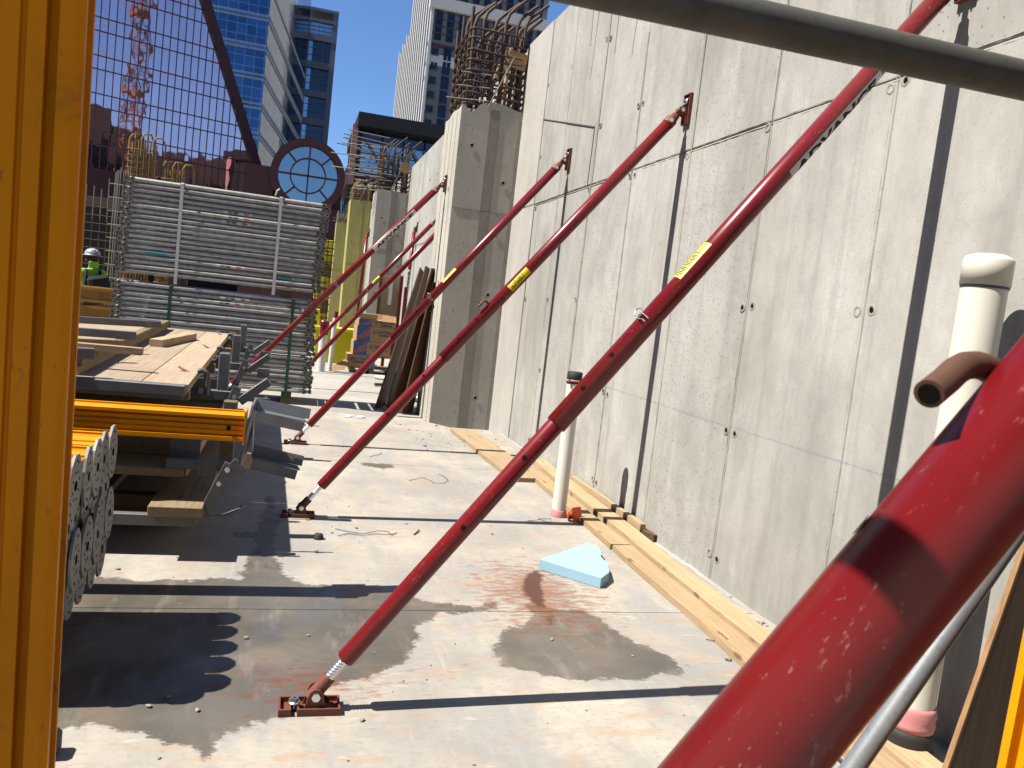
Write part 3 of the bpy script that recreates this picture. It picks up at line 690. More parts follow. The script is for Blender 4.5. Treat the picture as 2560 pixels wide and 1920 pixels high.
def brace(label, p0, p1, t_rod, t_step, base='floor', top='wall', yellow=None, adv=None, holes=(), pin=None, hook=None, steptop=True):
    A = Axis(p0, p1)
    b = thing('pipe_brace', label, 'pipe brace', (p0[0], p0[1], 0), 'red pipe braces propping the wall')
    if base == 'floor': shoe(b, (p0[0], p0[1], 0), (1, 0, 0), (0, 0, 1), 'floor_shoe', A.d)
    if top == 'wall': shoe(b, (p1[0]+.07, p1[1], p1[2]), (0, 0, -1), (-1, 0, 0), 'wall_shoe', A.d)
    mb = MB(); mb.tube(A.at(-.03), A.at(.075), .027, 14); obj('pivot_tongue', mb, rust, b)
    # threaded rod
    mb = MB(); prof = []; t = .06
    while t < t_rod+.05: prof += [(t, .0165), (t+.006, .021), (t+.012, .0165)]; t += .0125
    mb.lathe(p0, A.d, prof, 14); obj('screw_rod', mb, zinc, b)
    mb = MB(); mb.lathe(p0, A.d, [(t_rod, .018), (t_rod, RI-.004), (t_rod+.006, RI), (t_step+.06, RI)], 28); obj('inner_tube', mb, red, b)
    mb = MB(); mb.lathe(p0, A.d, [(t_step, RI), (t_step, RO), (A.L-.13, RO), (A.L-.125, .02)], 32); ot = obj('outer_tube', mb, red, b)
    mb = MB(); mb.lathe(p0, A.d, [(A.L-.15, RO+.002), (A.L-.10, RO+.002), (A.L-.085, .036), (A.L-.05, .03), (A.L-.045, .001)], 24); mb.bar(A.at(A.L-.09), A.at(A.L+.03), .05, .034, up=(0, 1, 0), ch=.004); obj('end_fitting', mb, rust, b)
    mb = MB(); mb.tube(A.surf(A.L-.13, 0, -.055), A.surf(A.L-.13, 0, .06), .010, 10); hexa(mb, A.surf(A.L-.13, 0, .05), A.c, .017, .012); obj('fitting_bolt', mb, zinc, b)
    for (t, ang) in holes: A.disc('pin_hole', t, R(ang), .0105, (RI if t < t_step else RO)+.0012, hole_m, b)
    if yellow:
        t, ang = yellow; st = A.patch('warning_sticker', t, .20, R(ang), .056, RO+.0010, stk_y, b)
        vs = []; fs = []
        for (a0, a1, q0, q1) in [(-.115, -.112, -.027, .027), (-.04, -.036, -.03, .03), (.052, .056, -.03, .03)]+[(-.105+.011*k, -.1+.011*k, -.022, random.uniform(-.002, .022)) for k in range(5)]+[(-.03+.010*k, -.026+.010*k, -.022, random.uniform(0, .024)) for k in range(7)]:
            o = len(vs); vs += [(a0, q0), (a1, q0), (a1, q1), (a0, q1)]; fs.append((o, o+1, o+2, o+3))
        vs = [(a_1*.76, b_1*.88) for a_1, b_1 in vs]; A.wrap('printed_lines', vs, fs, t, R(ang), RO+.0022, black, b)
    if adv:
        t, ang, ln = adv; A.patch('name_sticker', t, ln, R(ang), .075, RO+.0010, stk_w, b)
        vs, fs = text_mesh('ADVANCE', .078, .0035); xs = [v.x for v in vs]; k = (ln*.88)/(max(xs)-min(xs))
        A.wrap('lettering', [(v.x*k, v.y*.85) for v in vs], fs, t, R(ang), RO+.0022, black, b)
    if pin:                                              # hitch-pin clip
        t, ang = pin; P = A.surf(t, R(ang), RO); n_ = (P-A.at(t)).normalized(); s_ = n_.cross(A.d)
        mb = MB(); mb.tube(P-n_*.03, P+n_*.016, .008, 12); obj('lock_pin', mb, rustpin, b)
        q = lambda a, c: P+n_*.012+s_*a+A.d*c
        mb = MB(); mb.sweep([q(-.045, -.012), q(-.02, -.009), q(-.006, -.014), q(.008, -.004), q(.028, -.004), q(.042, .012), q(.036, .03), q(.018, .032), q(.008, .018), q(-.02, .012), q(-.048, .006)], .0030, 6); obj('hitch_clip', mb, zinc, b)
    if hook:
        t, ang = hook; P = A.surf(t, R(ang), RO); n_ = (P-A.at(t)).normalized()
        mb = MB(); mb.sweep([P-n_*.06, P+n_*.015, P+n_*.034-A.d*.004, P+n_*.043-A.d*.018, P+n_*.043-A.d*.075], .0088, 12); obj('hook_pin', mb, rustpin, b)
    return b, A
B2 = ((.209, 3.03, .07), (2.71, 3.12, 3.300)); AX = Axis(*B2)
brace('long red pipe brace in the middle, its rusty shoe nearest on the stained floor', *B2, .16, AX.tpx(1390, 1062),
      yellow=(AX.tpx(1730, 655), 58), adv=(AX.tpx(2070, 290)-.02, -72, .62), pin=(AX.tpx(1602, 800), 48),
      holes=[(AX.tpx(1523, 888), 28), (AX.tpx(1450, 968), 22), (AX.tpx(1303, 1137), 8), (AX.tpx(1148, 1310), 0)])
B3 = ((.177, 5.76, .07), (2.71, 5.80, 3.265)); AX = Axis(*B3)
brace('red pipe brace with flat yellow warning sticker, second behind the foreground one', *B3, AX.tpx(795, 1210), AX.tpx(1117, 905),
      yellow=(AX.tpx(1296, 701), 0), hook=(AX.tpx(1232, 772), 62), holes=[(AX.tpx(1192, 803), 30), (AX.tpx(1148, 850), 28), (AX.tpx(1062, 942), 26), (AX.tpx(973, 1038), 20)])
B4 = ((.160, 8.52, .07), (2.71, 8.60, 3.31)); AX = Axis(*B4)
brace('red pipe brace crossing in front of the nearest pilaster, shoe by the shadow edge', *B4, AX.tpx(778, 1068), AX.tpx(985, 852),
      yellow=(AX.tpx(1128, 695), 60), pin=(AX.tpx(1078, 750), 20), hook=(AX.tpx(1090, 770), -85), holes=[(AX.tpx(1045, 782), 20), (AX.tpx(1010, 815), 18)])
B5 = ((-.83, 11.42, .07), (1.86, 11.46, 3.27)); AX = Axis(*B5)
brace('red pipe brace with white ADVANCE sticker rising in front of the stacked frames', *B5, .2, AX.tpx(765, 795),
      adv=(AX.tpx(987, 578), -28, .80), pin=(AX.tpx(850, 722), 10), hook=(AX.tpx(832, 718), 110), holes=[(AX.tpx(800, 777), 25)])
B6 = ((.12, 16.86, .07), (2.71, 16.9, 3.33)); AX = Axis(*B6)
brace('far red pipe brace, upper of the thin pair above the cardboard boxes', *B6, .2, AX.tpx(870, 785), yellow=(AX.tpx(945, 705), 20), pin=(AX.tpx(918, 727), 15))
B7 = ((.15, 14.1, .07), (2.71, 14.12, 3.35)); AX = Axis(*B7)
brace('far red pipe brace, lower of the thin pair, disappearing behind the nearest pilaster', *B7, .2, AX.tpx(893, 792), hook=(AX.tpx(940, 735), 70))
# two braces still hanging folded down along the concrete
def hang(x, y, z, label, adv=False, on=.07):
    p1 = (x-.07, y, z); p0 = (x-.16, y-.05, .25); A = Axis(p0, p1)
    b = thing('hanging_brace', label, 'pipe brace', (p0[0], p0[1], 0), 'red pipe braces hanging down the concrete')
    shoe(b, (x, y, z), (0, 0, -1), (-1, 0, 0), 'wall_shoe', A.d)
    mb = MB(); mb.lathe(p0, A.d, [(-.2, .001), (-.2, RI), (1.1, RI)], 20); obj('inner_tube', mb, red, b)
    mb = MB(); mb.lathe(p0, A.d, [(1.05, RI), (1.05, RO), (A.L-.12, RO), (A.L-.12, .02)], 20); obj('outer_tube', mb, red, b)
    mb = MB(); mb.lathe(p0, A.d, [(A.L-.14, RO+.003), (A.L-.1, RO+.003), (A.L-.08, .036), (A.L, .03)], 16); obj('end_fitting', mb, rust, b)
    if adv:
        A.patch('name_sticker', 1.75, .72, 0, .085, RO+.002, stk_w, b); vs, fs = text_mesh('ADVANCE', .085, .004); k = .62/(max(v.x for v in vs)-min(v.x for v in vs))
        A.wrap('lettering', [(v.x*k, v.y*.8) for v in vs], fs, 1.75, 0, RO+.006, black, b)
P8 = onX(1045, 560, WX); hang(WX, P8.y, P8.z-.1, 'red brace with ADVANCE sticker hanging upright behind the leaning brown boards', True)
P9 = onX(925, 575, PX); hang(PX, P9.y, P9.z-.1, 'plain red brace hanging upright against the second pilaster')
# the brace right beside the viewer
d_ = Vector((.62925, .02877, .77667)); a_ = Vector((.350, .4975, 1.284))
pf0 = a_-d_*((a_.z-.07)/d_.z); pf1 = a_+d_*((2.70-a_.x)/d_.x)
AX = Axis(pf0, pf1); AX.c = (CAM-a_-(d_*(CAM-a_).dot(d_))).normalized(); AX.u = d_.cross(AX.c).normalized(); AX.u = AX.u if AX.u.z > 0 else -AX.u
fgb, A_ = brace('very close, large red pipe brace with a hooked rusty pin, lower right', tuple(pf0), tuple(pf1), .2, .8)
tp = AX.tpx(2450, 1180)
mb = MB(); cP = AX.surf(AX.tpx(2500, 1090), R(70), RO*.2)
H0 = dep(2530, 1000, .70); mb.sweep([cP, H0, dep(2500, 948, .69), dep(2470, 921, .68), dep(2440, 912, .67), dep(2412, 914, .66), dep(2388, 928, .65), dep(2365, 950, .64), dep(2322, 985, .62)], .0116, 18); obj('hook_pin', mb, rustpin, fgb)
he = dep(2322, 985, .6198); hd = (he-dep(2365, 950, .64)).normalized(); mb = MB(); mb.tube(he-hd*.002, he+hd*.0008, .0084, 14); obj('hollow_end', mb, hole_m, fgb)
AX.disc('pin_hole', AX.tpx(2255, 1380)-.004, R(86), .0105, RO+.0012, hole_m, fgb)

# ---- scaffold members round the viewer
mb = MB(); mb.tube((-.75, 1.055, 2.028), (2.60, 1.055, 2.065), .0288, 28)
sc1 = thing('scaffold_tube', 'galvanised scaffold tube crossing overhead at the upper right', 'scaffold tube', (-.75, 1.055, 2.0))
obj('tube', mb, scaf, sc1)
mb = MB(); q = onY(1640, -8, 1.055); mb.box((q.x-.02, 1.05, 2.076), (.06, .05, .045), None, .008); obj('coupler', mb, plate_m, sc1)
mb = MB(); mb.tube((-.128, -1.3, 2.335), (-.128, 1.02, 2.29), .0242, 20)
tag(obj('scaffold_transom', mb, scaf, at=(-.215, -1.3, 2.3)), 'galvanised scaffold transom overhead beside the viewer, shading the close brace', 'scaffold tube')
P = dep(2146, 1900, 1.6); Q = dep(2462, 1440, 1.6); d3 = (Q-P).normalized()
mb = MB(); mb.tube(P-d3*(P.z-.02)/d3.z, Q+d3*1.1, .0213, 24)
tag(obj('scaffold_diagonal', mb, galv, at=P-d3*P.z/d3.z), 'grey galvanised diagonal tube behind the close red brace, lower right', 'scaffold tube')
mb = MB(); P2 = dep(2105, 1905, 1.72); Q2 = dep(2145, 1945, 1.72); mb.bar(P2-(Q2-P2)*1.2, Q2+(Q2-P2)*3, .03, .006); tag(obj('flat_strut', mb, galv, at=P2), 'small flat galvanised strap by the diagonal tube foot', 'strap')

# ---- plywood sheet leaning at the lower right, yellow post sliver
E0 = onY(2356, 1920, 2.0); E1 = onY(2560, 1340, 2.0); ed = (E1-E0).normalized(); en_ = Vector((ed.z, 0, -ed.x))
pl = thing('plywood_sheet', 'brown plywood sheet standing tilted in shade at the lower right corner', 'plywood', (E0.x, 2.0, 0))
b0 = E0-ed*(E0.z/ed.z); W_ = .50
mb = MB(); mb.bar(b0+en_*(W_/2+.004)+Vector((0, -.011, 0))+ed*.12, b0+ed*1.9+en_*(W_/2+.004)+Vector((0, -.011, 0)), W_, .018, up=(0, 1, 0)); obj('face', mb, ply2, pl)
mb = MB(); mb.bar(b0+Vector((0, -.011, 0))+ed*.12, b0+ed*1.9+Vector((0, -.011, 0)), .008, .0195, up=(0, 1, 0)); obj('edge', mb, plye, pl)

sd_ = thing('scaffold_deck', 'unseen plank deck added high beside the viewer to shade wall and floor', 'shade deck', (1.8, 0, 2.6))  # unseen deck, added so wall and floor bounce less onto the close brace
for k in range(7): mb = MB(); mb.span((1.0+k*.24, -1.6, 2.62+.004*(k % 2)), (1.23+k*.24, 1.15, 2.66+.004*(k % 2)), .003); obj('plank', mb, wood_o, sd_)
for y in (-1.3, .9): mb = MB(); mb.tube((.9, y, 2.585), (2.7, y, 2.585), .0242, 14); obj('bearer', mb, scaf, sd_)
for x in (1.02, 2.6): mb = MB(); mb.tube((x, -1.33, 0), (x, -1.33, 2.6), .0242, 14); obj('standard', mb, scaf, sd_)
ps = thing('plywood_stack', 'unseen low stack of dark plywood sheets, added beside the viewer to cut floor bounce', 'plywood', (1.6, .3, 0))  # unseen stack, added to keep floor bounce off the close brace's underside
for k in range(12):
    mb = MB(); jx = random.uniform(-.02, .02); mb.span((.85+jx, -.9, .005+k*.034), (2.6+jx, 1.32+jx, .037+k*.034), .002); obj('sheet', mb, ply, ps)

# ================================================================== YELLOW ALUMINIUM PROPS
def prop_profile(w=.142):
    h = w/2; side = [(-.066, -.004), (-.062, 0), (-.047, 0), (-.046, -.020), (-.036, -.022), (-.034, -.006), (-.018, -.004), (-.016, -.016), (-.010, -.016), (-.008, -.004), (.010, -.004), (.012, -.010), (.015, -.010), (.017, -.004), (.034, -.006), (.036, -.022), (.046, -.020), (.047, 0), (.062, 0), (.066, -.004)]
    pts = []
    for k in range(4):
        a = k*math.pi/2; c, s = math.cos(a), math.sin(a)
        for (u, v) in side: x, y = u, -(h+v); pts.append((c*x-s*y, s*x+c*y))
    return pts
PROF = prop_profile()
def prop_body(mb, p0, p1, upv=(0, 0, 1), roll=0):
    p0 = Vector(p0); p1 = Vector(p1); d = (p1-p0).normalized(); v = Vector(upv); v = (v-d*v.dot(d)).normalized(); u = v.cross(d)
    c, s = math.cos(roll), math.sin(roll); u, v = u*c+v*s, v*c-u*s
    n = len(PROF); vs = [p0+u*a+v*b for a, b in PROF]+[p1+u*a+v*b for a, b in PROF]
    mb.add(vs, [(i, (i+1) % n, n+(i+1) % n, n+i) for i in range(n)]); mb.add(vs[:n], [tuple(range(n))]); mb.add(vs[n:], [tuple(range(n))])
# close upright post
c0 = dep(6, 960, .94)
fp = thing('yellow_post', 'tall yellow grooved aluminium post very close on the left edge', 'post', (c0.x, c0.y, 0))
tl = Vector((-.010, 0, 1)).normalized()
mb = MB(); prop_body(mb, c0-tl*(c0.z-.03), c0+tl*1.6, upv=(math.sin(R(9)), -math.cos(R(9)), 0)); obj('profile', mb, yel, fp)
mb = MB(); mb.box((c0.x-.012, c0.y, .012), (.2, .2, .02), None, .003); obj('base_plate', mb, galvd, fp)
q0 = dep(2556, 1900, 1.35); mb = MB(); prop_body(mb, (q0.x+.071, q0.y, .02), (q0.x+.079+.02, q0.y-.01, 1.55), upv=(0, -1, 0))
tag(obj('yellow_post', mb, yel, at=(q0.x+.07, q0.y, 0)), 'sliver of yellow grooved post at the lower right edge', 'post')
# prop lying across, with head plate and angle arms
hp = thing('lying_prop', 'yellow grooved prop lying level across the stack, with galvanised head arms', 'prop', (-.9, 4.24, .8))
mb = MB(); prop_body(mb, (-2.3, 4.24, .865), (-.185, 4.24, .878)); obj('profile', mb, yel, hp)
mb = MB(); mb.tube((-.255, 4.166, .875), (-.255, 4.1725, .875), .011, 14); obj('bolt_hole', mb, hole_m, hp)
mb = MB(); mb.prism([(-.085, -.085), (.085, -.085), (.085, .085), (-.085, .085)], (-.185, 4.24, .878), (0, 1, 0), (0, 0, 1), .008); obj('end_rim', mb, yel, hp)
mb = MB(); mb.prism([(-.075, -.17), (.0, -.20), (.075, -.17), (.10, 0), (.075, .13), (0, .16), (-.075, .13), (-.10, 0)], (-.165, 4.26, .865), (.12, 1, 0), (.13, 0, 1), .010); obj('head_plate', mb, galvd, hp)
for z0, zz, x1 in ((.985, .945, .135), (.74, .69, .12)):
    a0 = Vector((-.135, 4.33, z0)); a1 = Vector((x1, 4.36, zz)); mb = MB()
    mb.bar(a0, a1, .006, .055, up=(0, .25, 1)); mb.bar(a0+Vector((0, -.05, -.028)), a1+Vector((-.02, -.05, -.028)), .10, .006, up=(0, .0, 1)); mb.bar(a0+Vector((0, -.10, -.055)), a1+Vector((-.03, -.10, -.055)), .006, .05, up=(0, .0, 1))
    obj('angle_arm', mb, galv if z0 > .8 else galvd, hp)
mb = MB(); mb.bar((-.15, 4.33, 1.0), (-.14, 4.33, .72), .08, .006, up=(1, 0, 0)); obj('cheek_plate', mb, galv, hp)
# stacked props, end plates towards the alley
PLATE = [(.022, .118), (.060, .080), (.078, .03), (.078, -.03), (.060, -.080), (.022, -.118), (-.022, -.118), (-.060, -.080), (-.078, -.03), (-.078, .03), (-.060, .080), (-.022, .118)]
def plate_mesh():
    mb = MB(); mb.prism(PLATE, (0, 0, 0), (0, 1, 0), (0, 0, 1), .010); a = mb.mesh('end_plate', mat_metal('plate_grey', (.34, .34, .33), (.25, .25, .24), .55, .25))
    mb = MB()
    for (y, z, r) in [(0, 0, .020)]+[(.040*math.cos(q), .055*math.sin(q), .0062) for q in [k*math.pi/4+.4 for k in range(8)]]+[(0, .095, .007), (0, -.095, .007), (.02, .085, .005), (-.02, -.085, .005)]:
        mb.lathe((.0104, y, z), (1, 0, 0), [(0, .0001), (0, r)], 14)
    h = mb.mesh('plate_holes', hole_m)
    mb = MB(); prop_body(mb, (-1.6, 0, 0), (0, 0, 0)); p = mb.mesh('profile', yel)
    return a, h, p
PM, PH, PP = plate_mesh()
rows = [('upper', .785, .085), ('second', .645, .0), ('third', .505, .085), ('bottom', .365, .0)]
names = ['front', 'second', 'middle', 'fourth', 'rear']
for (rn, z, oy) in rows:
    for k in range(5):
        y = 3.14+oy+.163*k
        x = -.722+random.uniform(-.02, .02)
        t = thing('stacked_prop', f'yellow prop with holed grey end plate, {names[k]} one in the {rn} row of the pile', 'prop', (x, y, z), 'yellow props piled at the lower left')
        rz = random.uniform(-.12, .12)
        o = inst('profile', PP, t, (x-.012, y, z), (rz, 0, 0)); 
        pm_ = inst('end_plate', PM, t, (x, y, z), (rz+random.uniform(-.06, .06), 0, random.uniform(-.04, .04))); 
        hh = bpy.data.objects.new('bolt_holes', PH); col.objects.link(hh); hh.parent = pm_; hh.location = (0.0004, 0, 0); hh['kind'] = 'stuff'
for x in (-2.1, -1.45):
    mb = MB(); mb.box((x, 3.5, .146), (.1, 1.0, .292), None, .004); tag(obj('timber_sleeper', mb, wood_b, at=(x, 3.5, 0)), 'dark timber sleeper under the pile of yellow props, ' + ('farther from' if x < -2 else 'nearer to') + ' the alley', 'timber')
for x in (-2.15, -1.5):
    mb = MB(); mb.box((x, 4.24, .395), (.12, .12, .79), None, .004); tag(obj('timber_post', mb, wood_b, at=(x, 4.24, 0)), 'timber post carrying the level yellow prop, ' + ('outer' if x < -2 else 'inner') + ' one', 'timber')

# ================================================================== PLATFORM DECKS ON THE LEFT
def plank(root, x0, x1, y0, y1, z0, z1, mat, name='plank', ch=.003): 
    mb = MB(); mb.span((x0, y0, z0), (x1, y1, z1), ch); return obj(name, mb, mat, root)
dk = thing('platform_deck', 'top plank platform with steel edge channel, bleached boards, at left', 'platform', (-.9, 4.85, .9))
edges = [-.535, -.785, -1.035, -1.285, -1.535, -1.785, -2.03]
for i, (a, b) in enumerate(zip(edges, edges[1:])):
    ys = [4.90, 6.05+.4*(i % 3), 9.95] if i != 1 else [4.9, 5.55, 9.92]
    for (ya, yb) in zip(ys, ys[1:]):
        mb = MB(); sl_ = -.03
        vs = []
        for z in (.935, .982):
            for (x, y) in ((b+.003, ya), (a-.003, ya), (a-.003, yb-.004), (b+.003, yb-.004)): vs.append((x+sl_*(y-4.9), y, z+.001*(i % 2)))
        mb.add(vs, [(3, 2, 1, 0), (4, 5, 6, 7), (0, 1, 5, 4), (1, 2, 6, 5), (2, 3, 7, 6), (3, 0, 4, 7)]); obj('plank', mb, wood_d, dk)
mb = MB(); mb.span((-2.03, 4.835, .922), (-.545, 4.897, .984), .006); mb.span((-2.03, 4.86, .90), (-.56, 4.88, .93)); obj('edge_channel', mb, galvd, dk)
for y in (5.1, 6.7, 8.4, 9.7):
    mb = MB(); mb.span((-2.0, y, .86), (-.55, y+.07, .934), .004); obj('joist', mb, wood_o, dk)
# brackets with posts and swinging arms
def bracket(y, label, lower=False):
    b = thing('walkway_bracket', label, 'steel bracket', (-.4, y, .8), 'steel walkway brackets along the platform edge')
    x0 = -.41-.03*(y-5.7)*.9
    mb = MB(); mb.span((-1.9, y-.045, .795), (x0+.16, y+.02, .862), .005); obj('beam', mb, galvd, b)
    mb = MB(); mb.span((x0-.035, y-.03, .80), (x0+.035, y+.04, 1.115), .005); mb.span((x0-.029, y-.024, 1.1155), (x0+.029, y+.034, 1.1165)); obj('post', mb, galvd, b)
    mb = MB(); mb.bar((x0+.12, y-.05, .80), (x0+.30, y-.06, .955), .058, .06, up=(0, 1, 0), ch=.004); obj('arm', mb, galvd, b)
    mb = MB(); mb.bar((x0+.10, y-.075, .90), (x0-.0, y-.075, .60), .055, .010, up=(0, 1, 0), ch=.002); mb.tube((x0+.085, y-.085, .83), (x0+.085, y-.07, .83), .017, 12); obj('link_plate', mb, galvd, b)
    mb = MB(); hexa(mb, (x0+.085, y-.085, .83), (0, -1, 0), .015, .012); mb.tube((x0+.15, y-.07, .865), (x0+.20, y-.07, .862), .010, 10); obj('bolt', mb, zinc, b)
    mb = MB(); mb.span((x0+.20, y-.02, .74), (x0+.31, y-.012, .83), .002); obj('lug_plate', mb, galvd, b)
    xd = -.535-.03*(y-4.9)
    mb = MB(); mb.sweep([(xd+.00, y-.15, .99), (xd+.03, y-.15, 1.002), (xd+.055, y-.15, .985), (xd+.065, y-.15, .93), (xd+.065, y-.15, .84)], .019, 10); obj('hook_clip', mb, galvd, b)
    mb = MB(); mb.lathe((xd+.02, y-.19, .87), (0, -1, 0), [(0, .001), (0, .026), (.016, .026), (.016, .012), (.05, .012), (.05, .001)], 14); obj('clamp_nut', mb, plate_m, b)
    mb = MB(); mb.box((xd-.08, y-.12, .989), (.09, .05, .008), Matrix.Rotation(R(25), 3, 'Y')); obj('red_tab', mb, pink, b)
bracket(5.72, 'nearest grey steel bracket with upright post and tilted arm beside the planks')
bracket(7.75, 'middle grey steel bracket with upright post and tilted arm beside the planks')
bracket(9.75, 'farthest grey steel bracket with upright post, at the plank end')
# lower platforms in the stack
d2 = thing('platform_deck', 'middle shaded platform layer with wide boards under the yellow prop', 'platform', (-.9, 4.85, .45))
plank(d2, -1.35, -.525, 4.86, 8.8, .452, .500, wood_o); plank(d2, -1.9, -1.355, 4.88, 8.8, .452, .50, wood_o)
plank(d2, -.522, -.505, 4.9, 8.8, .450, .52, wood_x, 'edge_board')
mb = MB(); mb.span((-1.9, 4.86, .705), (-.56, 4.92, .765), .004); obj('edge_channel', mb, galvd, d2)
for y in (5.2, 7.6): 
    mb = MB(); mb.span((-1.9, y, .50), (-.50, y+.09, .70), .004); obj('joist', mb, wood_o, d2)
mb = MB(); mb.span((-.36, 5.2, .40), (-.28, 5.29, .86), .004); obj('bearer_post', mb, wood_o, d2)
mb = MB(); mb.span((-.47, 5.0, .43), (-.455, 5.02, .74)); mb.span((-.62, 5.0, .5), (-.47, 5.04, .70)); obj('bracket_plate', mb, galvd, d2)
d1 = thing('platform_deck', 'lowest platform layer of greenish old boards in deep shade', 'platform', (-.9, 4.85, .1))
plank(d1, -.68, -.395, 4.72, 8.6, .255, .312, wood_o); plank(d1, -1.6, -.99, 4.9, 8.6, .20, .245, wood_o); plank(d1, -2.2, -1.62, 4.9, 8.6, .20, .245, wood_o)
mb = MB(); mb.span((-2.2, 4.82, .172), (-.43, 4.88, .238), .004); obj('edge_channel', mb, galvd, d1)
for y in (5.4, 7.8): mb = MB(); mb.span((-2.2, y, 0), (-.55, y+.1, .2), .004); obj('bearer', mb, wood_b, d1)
lb = thing('folded_bracket', 'grey folded steel bracket hanging beside the lower boards', 'steel bracket', (-.3, 4.95, .1), )
mb = MB(); mb.span((-.62, 4.86, .50), (-.225, 4.91, .555), .004); obj('beam', mb, galvd, lb)
mb = MB(); mb.bar((-.275, 4.845, .55), (-.40, 4.845, .25), .055, .012, up=(0, 1, 0), ch=.002); mb.bar((-.265, 4.845, .56), (-.20, 4.845, .50), .06, .02, up=(0, 1, 0)); obj('link_plate', mb, galvd, lb)
mb = MB(); hexa(mb, (-.285, 4.835, .515), (0, -1, 0), .016, .012); hexa(mb, (-.325, 4.835, .43), (0, -1, 0), .014, .012); obj('bolt', mb, zinc, lb)
mb = MB(); mb.sweep([(-.40, 4.85, .26), (-.36, 4.85, .225), (-.28, 4.86, .235), (-.20, 4.87, .275), (-.19, 4.9, .285)], .014, 8); obj('hook', mb, plate_m, lb)
cb2 = thing('drilled_cleat', 'brown drilled plywood cleat jutting out under the galvanised arms', 'timber cleat', (-.1, 5.0, .5))
mb = MB(); mb.span((-.215, 4.93, .50), (-.03, 4.945, .60), .002); obj('board', mb, wood_x, cb2); mb = MB(); mb.tube((-.06, 4.924, .535), (-.06, 4.929, .535), .010, 12); obj('bolt_hole', mb, hole_m, cb2)
# things lying on the top deck
def stick(p0, p1, w_, h_, mat, label, cat='timber', name='lumber_piece', group=None):
    p0 = Vector(p0); p1 = Vector(p1); mb = MB(); mb.bar(p0+Vector((0, 0, h_/2)), p1+Vector((0, 0, h_/2)), w_, h_, up=(0, 0, 1), ch=.003)
    return tag(obj(name, mb, mat, at=p0), label, cat, group)
stick((-1.07, 7.25, .984), (-.94, 8.5, .984), .105, .062, wood_y, 'short offcut of lumber lying alone on the plank platform')
D5 = lambda a, b, z: fl(a*.3617, 750+b*.3617, z)
up_ = thing('upper_panel', 'weathered timber panel with wooden edge lying on the left of the planks', 'panel', (-1.7, 6.2, .985))
mb = MB(); vs = []
a = D5(545, 475, 1.02); b_ = D5(1160, 178, 1.02)
for z in (.985, 1.03):
    for p in (a, b_, Vector((-3.0, b_.y, 0)), Vector((-3.0, a.y, 0))): vs.append((p.x, p.y, z))
mb.add(vs, [(3, 2, 1, 0), (4, 5, 6, 7), (0, 1, 5, 4), (1, 2, 6, 5), (2, 3, 7, 6), (3, 0, 4, 7)]); obj('sheet', mb, wood_d, up_)
mb = MB(); mb.bar((a.x-.02, a.y, 1.055), (b_.x-.02, b_.y, 1.055), .07, .05, up=(0, 0, 1), ch=.004); obj('edge_rail', mb, wood_o, up_)
def rail(px0, px1, z, label, mat=galvd, w_=.05, h_=.06):
    p, q = D5(*px0, z), D5(*px1, z); p.z = q.z = z; return stick(p, q, w_, h_, mat, label, 'steel rail' if mat is galvd else 'timber', 'steel_rail' if mat is galvd else 'lumber_piece')
rail((380, 150), (1105, 192), 1.085, 'long grey steel rail lying across the weathered panel, farthest one')
rail((380, 235), (938, 275), 1.085, 'grey steel rail lying across the weathered panel, second one')
rail((380, 395), (648, 408), 1.085, 'short grey steel rail end next to the yellow post')
rail((380, 330), (985, 382), 1.085, 'split lumber stick on the weathered panel, the nearer of two', wood_x, .06, .045)
rail((380, 300), (850, 318), 1.09, 'split lumber stick on the weathered panel, the farther of two', wood_x, .05, .04)

# ================================================================== STRAPPED BUNDLES OF SHORING FRAMES
BY = 11.78; BX0, BX1 = -2.30, .34; PITCH_ = .0665
def frame_parts():
    L_ = BX1-BX0
    mb = MB(); mb.tube((.06, 0, 0), (L_-.06, 0, 0), .0312, 12); t = mb.mesh('tube', frame_m)
    mb = MB(); mb.tube((.06, .85, 0), (L_-.06, .85, 0), .0312, 10); t2 = mb.mesh('rear_tube', frame_m)
    mb = MB(); mb.bar((0, .02, 0), (0, .83, 0), .04, .03); cbm = mb.mesh('crossbar', frame_m)
    out = [(-.06, -.020), (-.052, -.036), (-.03, -.03), (-.012, -.018), (.012, -.018), (.03, -.03), (.052, -.036), (.066, -.012), (.066, .012), (.052, .034), (.03, .028), (.012, .016), (-.012, .016), (-.03, .028), (-.052, .034), (-.06, .018)]
    mb = MB(); mb.prism(out, (0, -.012, 0), (1, 0, 0), (0, 0, 1), -.018); mb.prism(out, (0, -.034, 0), (1, 0, 0), (0, 0, 1), -.008); pl_ = mb.mesh('end_clamp', plate_m)
    mb = MB()
    for x in (-.034, .036): mb.lathe((x, -.0430, 0), (0, -1, 0), [(0, .0115), (.001, .0001)], 10)
    hl = mb.mesh('clamp_holes', hole_m)
    return t, t2, cbm, pl_, hl
FT, FT2, FC, FP, FH = frame_parts()
